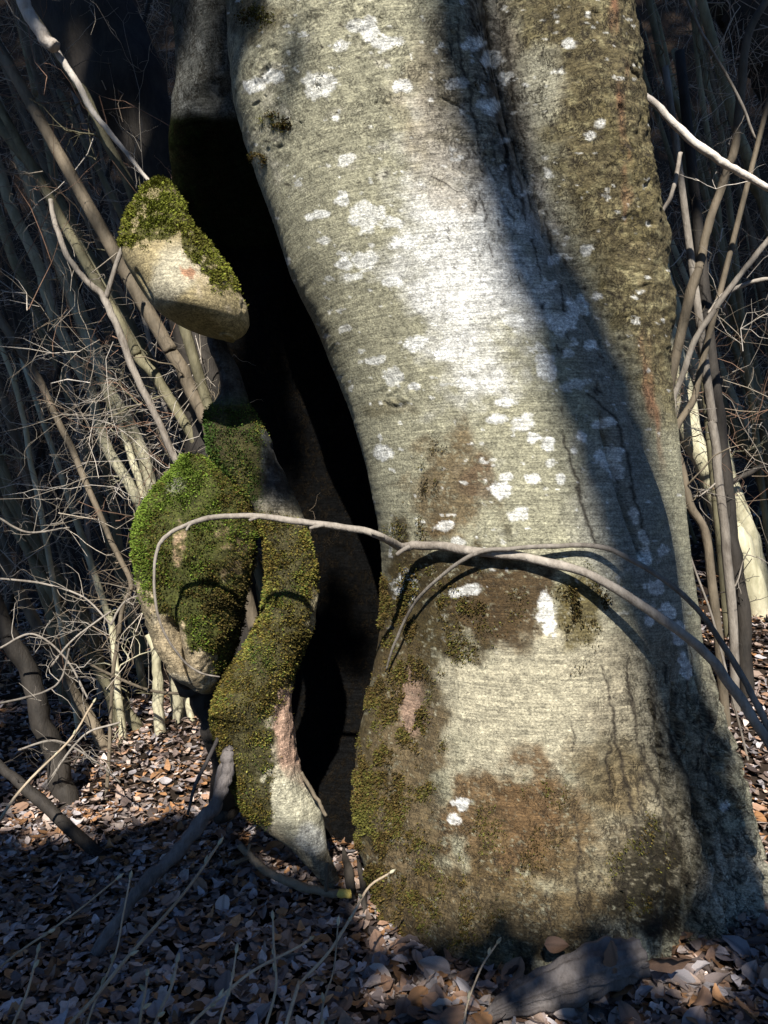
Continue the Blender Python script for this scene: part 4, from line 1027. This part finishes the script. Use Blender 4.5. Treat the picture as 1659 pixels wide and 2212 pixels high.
def leaf_batch(pos, length, rng, tilt=.35, curl=.3):
    k = len(pos); n = 5
    t, wd = leaf_shape(n)
    yaw = rng.uniform(0, 2 * np.pi, k); c, s = np.cos(yaw), np.sin(yaw)
    ax = np.stack([c, s, rng.normal(0, tilt, k)], -1); ax /= np.linalg.norm(ax, axis=1)[:, None]
    up = np.stack([rng.normal(0, tilt, k), rng.normal(0, tilt, k), np.ones(k)], -1)
    sd = np.cross(up, ax); sd /= np.linalg.norm(sd, axis=1)[:, None]; up = np.cross(ax, sd)
    cu = rng.normal(0, curl, k); fo = rng.uniform(-.1, .5, k) * curl * 2
    V = []
    for i in range(n):
        base = pos + ax * ((t[i] - .5) * length)[:, None] + up * (cu * length * ((t[i] - .5) ** 2 * 2))[:, None]
        hw = wd[i] * length * rng.uniform(.45, 1.15, k)
        V.append(base)
        V.append(base + sd * hw[:, None] + up * (fo * hw)[:, None])
        V.append(base - sd * hw[:, None] + up * (fo * hw)[:, None])
    V = np.stack(V, 1).reshape(-1, 3)
    f = []
    for i in range(n - 1):
        a = i * 3; b = a + 3
        f += [(a, b, b + 1, a + 1), (a + 2, b + 2, b, a)]
    f = np.array(f)
    Fq = (np.arange(k)[:, None, None] * (3 * n) + f[None]).reshape(-1, 4)
    return V, Fq, 3 * n

def litter():
    rng = np.random.default_rng(99)
    xs, ys = [], []
    def zone(n, x0, x1, y0, y1):
        xs.append(rng.uniform(x0, x1, n)); ys.append(rng.uniform(y0, y1, n))
    zone(17000, -1.6, 1.3, 1.3, 3.2); zone(15000, -2.6, 2.4, 2.6, 4.6); zone(8000, -3.6, 4.0, 4.4, 7.5)
    zone(3000, .6, 2.4, 1.6, 4.6)
    x = np.concatenate(xs); y = np.concatenate(ys)
    z = gz(x, y) + rng.uniform(.004, .03, len(x))
    ln = (.018 + .052 * rng.random(len(x)) ** 1.6) * np.where(y > 4.4, 1.4, 1)
    V, Fq, m = leaf_batch(np.stack([x, y, z], -1), ln, rng, .19, .45)
    c = LEAFPAL[rng.integers(0, len(LEAFPAL), len(x))] * (.25 + .95 * rng.random(len(x)))[:, None]
    o = obj('leaf_litter', mesh_np('leaf_litter', V, Fq, np.repeat(c, m, 0)), M['leaf'])
    tag(o, 'carpet of dead beech leaves covering the forest floor', 'leaves', kind='stuff')
litter()

def single_leaves():
    rng = np.random.default_rng(123)
    # a handful of shapes, shared
    shapes = []; tone = []
    for k in range(8):
        n = 9; t = np.linspace(0, 1, n); wd = .33 * np.sin(np.pi * t ** .85) ** .75
        m = 7; V = []
        cu = rng.uniform(-.5, .7); fo = rng.uniform(.1, .9) * rng.choice([-1, 1]); tw = rng.uniform(-.7, .7)
        for i in range(n):
            for j in range(m):
                q = (j - m // 2) / (m // 2)
                x = t[i] - .5; yv = q * wd[i]
                edge = .025 * math.sin(i * 2.6 + j) * abs(q)
                zz = cu * x * x + fo * abs(yv) ** 1.4 + edge + tw * x * yv + .012 * (1 if i % 2 else -1) * abs(q) * (abs(q) < .9)
                V.append((x, yv * (1 - .25 * abs(fo)), zz))
        V = np.array(V)
        Fq = np.array([(i * m + j, (i + 1) * m + j, (i + 1) * m + j + 1, i * m + j + 1) for i in range(n - 1) for j in range(m - 1)])
        for q in range(3):
            cc = LEAFPAL[(k + q * 3) % len(LEAFPAL)] * [0.8, 1.0, .6][q]
            rib = np.tile(cc, (len(V), 1)); rib[(np.arange(len(V)) % m) == m // 2] *= .6
            me = mesh_np('fallen_leaf', V, Fq, rib); me.materials.append(M['leaf'])
            shapes.append(me); tone.append(['russet', 'tan', 'grey brown', 'pale buff', 'dark brown', 'orange', 'pale greyish'][(k + q * 3) % 7])
    cnt = 0
    while cnt < 280:
        r = rng.random()
        if r < .62:   # right foreground, at the foot of the beech
            u = rng.uniform(800, 1700); v = rng.uniform(2060, 2240); 
        elif r < .85:
            u = rng.uniform(0, 800); v = rng.uniform(1750, 2230)
        else:
            u = rng.uniform(1560, 1700); v = rng.uniform(1250, 2050)
        # where the sight line meets the ground
        lo, hi = .8, 7.0
        for _ in range(40):
            mid = (lo + hi) / 2; p = P(u, v, mid)
            if p[2] > gz(p[0], p[1]): lo = mid
            else: hi = mid
        p = P(u, v, lo)
        if lo > 5: continue
        si = int(rng.integers(len(shapes)))
        o = bpy.data.objects.new('fallen_leaf', shapes[si])
        col.objects.link(o)
        s = rng.uniform(.06, .1); o.scale = (s, s, s)
        o.location = (p[0], p[1], float(gz(p[0], p[1])) + rng.uniform(.012, .04))
        o.rotation_euler = (rng.normal(0, .45), rng.normal(0, .45), rng.uniform(0, 6.28))
        tag(o, 'curled ' + tone[si] + ' dead beech leaf lying ' + ('around the weathered log at the beech foot' if r < .62 else 'in the shade before the hollow' if r < .85 else 'on the slope beside the slender stems'), 'leaf', 'loose beech leaves on the litter')
        cnt += 1
    # orange leaves caught against the trunk foot
    for (u, v, Y, s, rx, ry, rz, label) in [(1205, 2042, 2.02, .075, 1.2, .2, .3, 'bright orange leaf propped against the trunk foot'), (1330, 2075, 1.93, .10, 1.25, 1.4, .2, 'tall dull brown leaf standing on end over the weathered log'), (1440, 2070, 1.95, .12, 1.0, .3, 2.8, 'large russet leaf curled beside the weathered log')]:
        o = bpy.data.objects.new('fallen_leaf', shapes[5]); col.objects.link(o); o.location = tuple(P(u, v, Y)); o.scale = (s, s, s); o.rotation_euler = (rx, ry, rz)
        tag(o, label, 'leaf')
single_leaves()

# ------------------------------------------------------------------ unseen trees behind the viewer, most added to shade the scene
def lit_points():
    q = []
    for (fl, fr, v0_, v1_, Yq) in ((kL, kR, 400, 725, 2.35), (bL, bR, 1000, 1460, 2.42), (sL, sR, 1150, 1880, 2.47), (uL, uR, 0, 1950, 2.28)):
        for v in range(v0_, v1_, 60):
            for f in (.05, .25, .5, .75, .95): q.append(P(fl(v) + f * (fr(v) - fl(v)), v, Yq))
    return np.array(q)
LIT = lit_points()
def limb_blocks(q, xy, z0):
    b0 = np.array([xy[0], xy[1], max(z0 + .2, q[2] - .25 * np.hypot(q[0] - xy[0], q[1] - xy[1]))])
    for f in np.linspace(0, 1, 14):
        if np.linalg.norm(np.cross(LIT - (b0 + (q - b0) * f), np.array(S)), axis=1).min() < .2: return True
    return False

def crown(name, clumps, r, per, size, trunk_xy, label, group, seed, top=None):
    rg = np.random.default_rng(seed)
    cl = np.array(clumps)
    n = len(cl) * per
    ctr = np.repeat(cl, per, 0)
    off = rg.normal(0, 1, (n, 3)); off /= np.linalg.norm(off, axis=1)[:, None]; off *= (r * rg.random(n) ** .5)[:, None]
    p = ctr + off
    a = rg.normal(0, 1, (n, 3)); a /= np.linalg.norm(a, axis=1)[:, None]
    b = np.cross(a, rg.normal(0, 1, (n, 3))); b /= np.linalg.norm(b, axis=1)[:, None]
    s = size * rg.uniform(.6, 1.2, n)
    V = np.stack([p - a * s[:, None], p + b * s[:, None] * .5, p + a * s[:, None], p - b * s[:, None] * .5], 1).reshape(-1, 3)
    Fq = np.arange(n * 4).reshape(-1, 4)
    c = np.array([0.03, 0.05, 0.02]) * rg.uniform(.6, 1.3, (n, 1))
    z0 = float(gz(*trunk_xy))
    root = empty(name, (trunk_xy[0], trunk_xy[1], z0)); tag(root, label, 'tree', group)
    part('crown', mesh_np('crown', V, Fq, np.repeat(c, 4, 0), smooth=False), M['needle'], root)
    t = Tubes(); H = cl[:, 2].max()
    zz = np.linspace(z0 - .2, H, 12)
    t.add(np.stack([np.full(12, trunk_xy[0]), np.full(12, trunk_xy[1]), zz], -1), np.linspace(.05 + H * .014, .03, 12), 10)
    for k in rg.choice(len(cl), min(len(cl), 60), replace=False):
        if limb_blocks(cl[k], trunk_xy, z0): continue
        q = cl[k]; b0 = np.array([trunk_xy[0], trunk_xy[1], max(z0 + .2, q[2] - .25 * np.hypot(q[0] - trunk_xy[0], q[1] - trunk_xy[1]))])
        t.add(np.array([b0, (b0 + q) / 2 + [0, 0, .1], q]), np.array([.05, .03, .01]), 6)
    part('trunk', t.mesh('trunk'), M['dark'], root)

def toward_sun(p, yplane):
    p = np.asarray(p, float); k = (p[1] - yplane) / (-S.y)
    return p + np.array(S) * k

SHADE = True
if SHADE:
    rg = np.random.default_rng(2024)
    YP = -6.0
    # tall unseen evergreens, added and shaped to shade the wood beyond the beech
    clumps = []
    for Y in (4.0, 5.2, 6.6, 8.3, 10.0, 12.0, 13.6, 15.2):
        step = .62 * F / Y
        us = np.arange(-250, 1950, step); vs_ = np.arange(-250, 1500, step)
        for u in us:
            for v in vs_:
                p = P(u + rg.uniform(-.4, .4) * step, v + rg.uniform(-.4, .4) * step, Y)
                if p[2] < gz(p[0], p[1]) - .3: continue
                if Y < 4.5 and v > 1350: continue
                clumps.append(toward_sun(p, YP + rg.uniform(-1.2, 1.2)))
    cl = np.array(clumps)
    # windows through which the sun reaches some stems, the bleached branches and patches of floor
    keep = np.ones(len(cl), bool)
    for (u, v, Y, r) in [(240, 860, 4.35, .36), (290, 1030, 4.3, .32), (1450, 780, 4.55, .26), (1550, 1050, 4.5, .3), (1600, 1100, 4.7, .25), (80, 50, 3.3, .30), (230, 290, 3.36, .26), (300, 370, 3.36, .22), (1450, 260, 3.25, .32), (1580, 360, 3.25, .32), (270, 750, 3.25, .22), (350, 930, 3.25, .22), (1500, 1100, 3.5, .35), (1560, 1130, 4.5, .3), (1480, 850, 4.55, .22),
                         (150, 1300, 3.2, .3), (250, 1220, 3.3, .2), (350, 1600, 4.2, .8), (250, 1640, 4.0, .6), (420, 1640, 4.0, .6), (350, 1480, 5.0, .6), (1600, 1450, 4.0, .8), (1640, 1250, 4.6, .6),
                         (340, 560, 2.4, .45), (430, 1180, 2.4, .5), (430, 1400, 2.4, .4), (580, 1300, 2.4, .5), (580, 1600, 2.4, .4)]:
        q = toward_sun(P(u, v, Y), YP)
        d = np.cross(cl - q, np.array(S)); keep &= np.linalg.norm(d, axis=1) > r + .12
    # never between the sun and the visible beech
    for v in range(-100, 1950, 100):
        for f in (.05, .3, .55, .8, .97):
            q = toward_sun(P(uL(v) + f * (uR(v) - uL(v)), v, 2.3), YP)
            d = np.cross(cl - q, np.array(S)); keep &= np.linalg.norm(d, axis=1) > .55
    for (fl, fr, v0_, v1_, Yq) in ((kL, kR, 400, 725, 2.35), (bL, bR, 1000, 1460, 2.42), (sL, sR, 1150, 1880, 2.47)):
        for v in range(v0_, v1_, 50):
            for f in (.1, .5, .9):
                q = toward_sun(P(fl(v) + f * (fr(v) - fl(v)), v, Yq), YP)
                d = np.cross(cl - q, np.array(S)); keep &= np.linalg.norm(d, axis=1) > .58
    cl = cl[keep]
    xs_ = np.array([-6.6, -4.6, -2.9, 1.5, 3.6, 6.0])
    own = np.argmin(np.abs(cl[:, 0][:, None] - xs_[None]), 1)
    for k in range(6):
        if (own == k).any():
            crown('shade_evergreen_tree', cl[own == k], .52, 34, .24, (float(xs_[k]), -7.6 - .4 * (k % 2)), 'tall dark evergreen tree added unseen behind the viewer for shade', 'added shade evergreens behind the viewer', 10 + k)
    # low unseen scrub, added to shade the floor in front of the beech
    lit = [P(sL(v) + f * (sR(v) - sL(v)), v, 2.45) for v in range(1100, 1880, 60) for f in (.15, .5, .9)]
    lit += [P(bL(v) + f * (bR(v) - bL(v)), v, 2.4) for v in range(1000, 1460, 60) for f in (.1, .5, .9)]
    lit += [P(uL(v) + f * (uR(v) - uL(v)), v, 2.25) for v in range(0, 1960, 80) for f in (.03, .25, .5, .75, .95)]
    LQ = np.array(lit); SS = np.array(S)
    def floor_hit(u, v):
        lo, hi = .6, 9.0
        for _ in range(30):
            m = (lo + hi) / 2; p = P(u, v, m)
            if p[2] > gz(p[0], p[1]): lo = m
            else: hi = m
        return P(u, v, lo)
    cl = []
    for u in np.arange(-500, 1800, 55):
        for v in np.arange(1690, 2420, 45):
            if v < 1800 and 130 < u < 480: continue
            if v < 1760 and u <= 130: continue
            if u > 760 and v < 2085: continue
            if abs(u - 110) < 130 and abs(v - 1790) < 40: continue
            p = floor_hit(u + rg.uniform(-20, 20), v + rg.uniform(-20, 20))
            if np.linalg.norm(np.cross(LQ - p, SS), axis=1).min() < .13: continue
            if u > 760 and rg.random() < .86: continue
            cl.append(toward_sun(p, -2.4 + rg.uniform(-.3, .3)))
    cl = np.array(cl)
    crown('shade_evergreen_shrub', cl, .15, 34, .075, (-2.3, -2.6), 'evergreen shrub added unseen behind the viewer to shade the floor', None, 31)
    # a leaning tree behind the viewer throws the broad soft band of shade down the groove of the beech
    LT = [toward_sun(P(u, v, 2.27), -9.0) for u, v in [(960, -300), (1010, 0), (1085, 300), (1180, 520), (1272, 740), (1350, 1000), (1430, 1300), (1520, 1600), (1640, 2050)]]
    a0, a1, a2 = LT[0], LT[-2], LT[-1]
    d01 = (LT[0] - LT[2]) / np.linalg.norm(LT[0] - LT[2])
    low = a2 + (a2 - a1) * (a2[2] - gz(a2[0], -9) + .2) / (a1[2] - a2[2])
    c = catmull(np.array([a0 + d01 * 6] + LT + [low]), 80)
    t = Tubes(); t.add(c, np.interp(np.arange(80), [0, 10, 30, 45, 60, 79], [.10, .15, .19, .205, .16, .16]), 14, wob=.2)
    root = empty('leaning_tree', tuple(low)); tag(root, 'slender leaning beech standing behind the viewer', 'tree')
    part('trunk', t.mesh('trunk'), M['olive'], root)

    sp = []  # sparse unseen foliage, added to shade the trunk foot and the hollow
    for k in range(26):
        u = rg.uniform(1370, 1680); v = rg.uniform(1480, 2080)
        if u < 1370 + (2080 - v) * .12: continue
        sp.append(toward_sun(P(u, v, 2.25), -6.5 + rg.uniform(-.6, .6)))
    for k in range(12):
        sp.append(toward_sun(P(rg.uniform(860, 1400), rg.uniform(1990, 2090), 2.1), -6.5 + rg.uniform(-.6, .6)))
    for v in range(420, 1800, 35):  # clumps aimed along the sun rays to keep the hollow dark
        for u in range(380, 830, 35):
            if u < wL(v) + 10 or u > uL(v) - 5 or (v > 760 and u < sR(v) + 5) or (v < 740 and v > 395 and u < kR(v) + 5): continue
            p = P(u, v, float(yc_w(v)) - .12)
            if np.linalg.norm(np.cross(LIT - p, SS), axis=1).min() < .11: continue
            sp.append(toward_sun(p, -4.5 + rg.uniform(-.4, .4)))
    crown('shade_young_evergreen', np.array(sp), .09, 16, .06, (3.6, -6.6), 'young sparse evergreen added unseen behind the viewer to shade hollow and foot', None, 57)
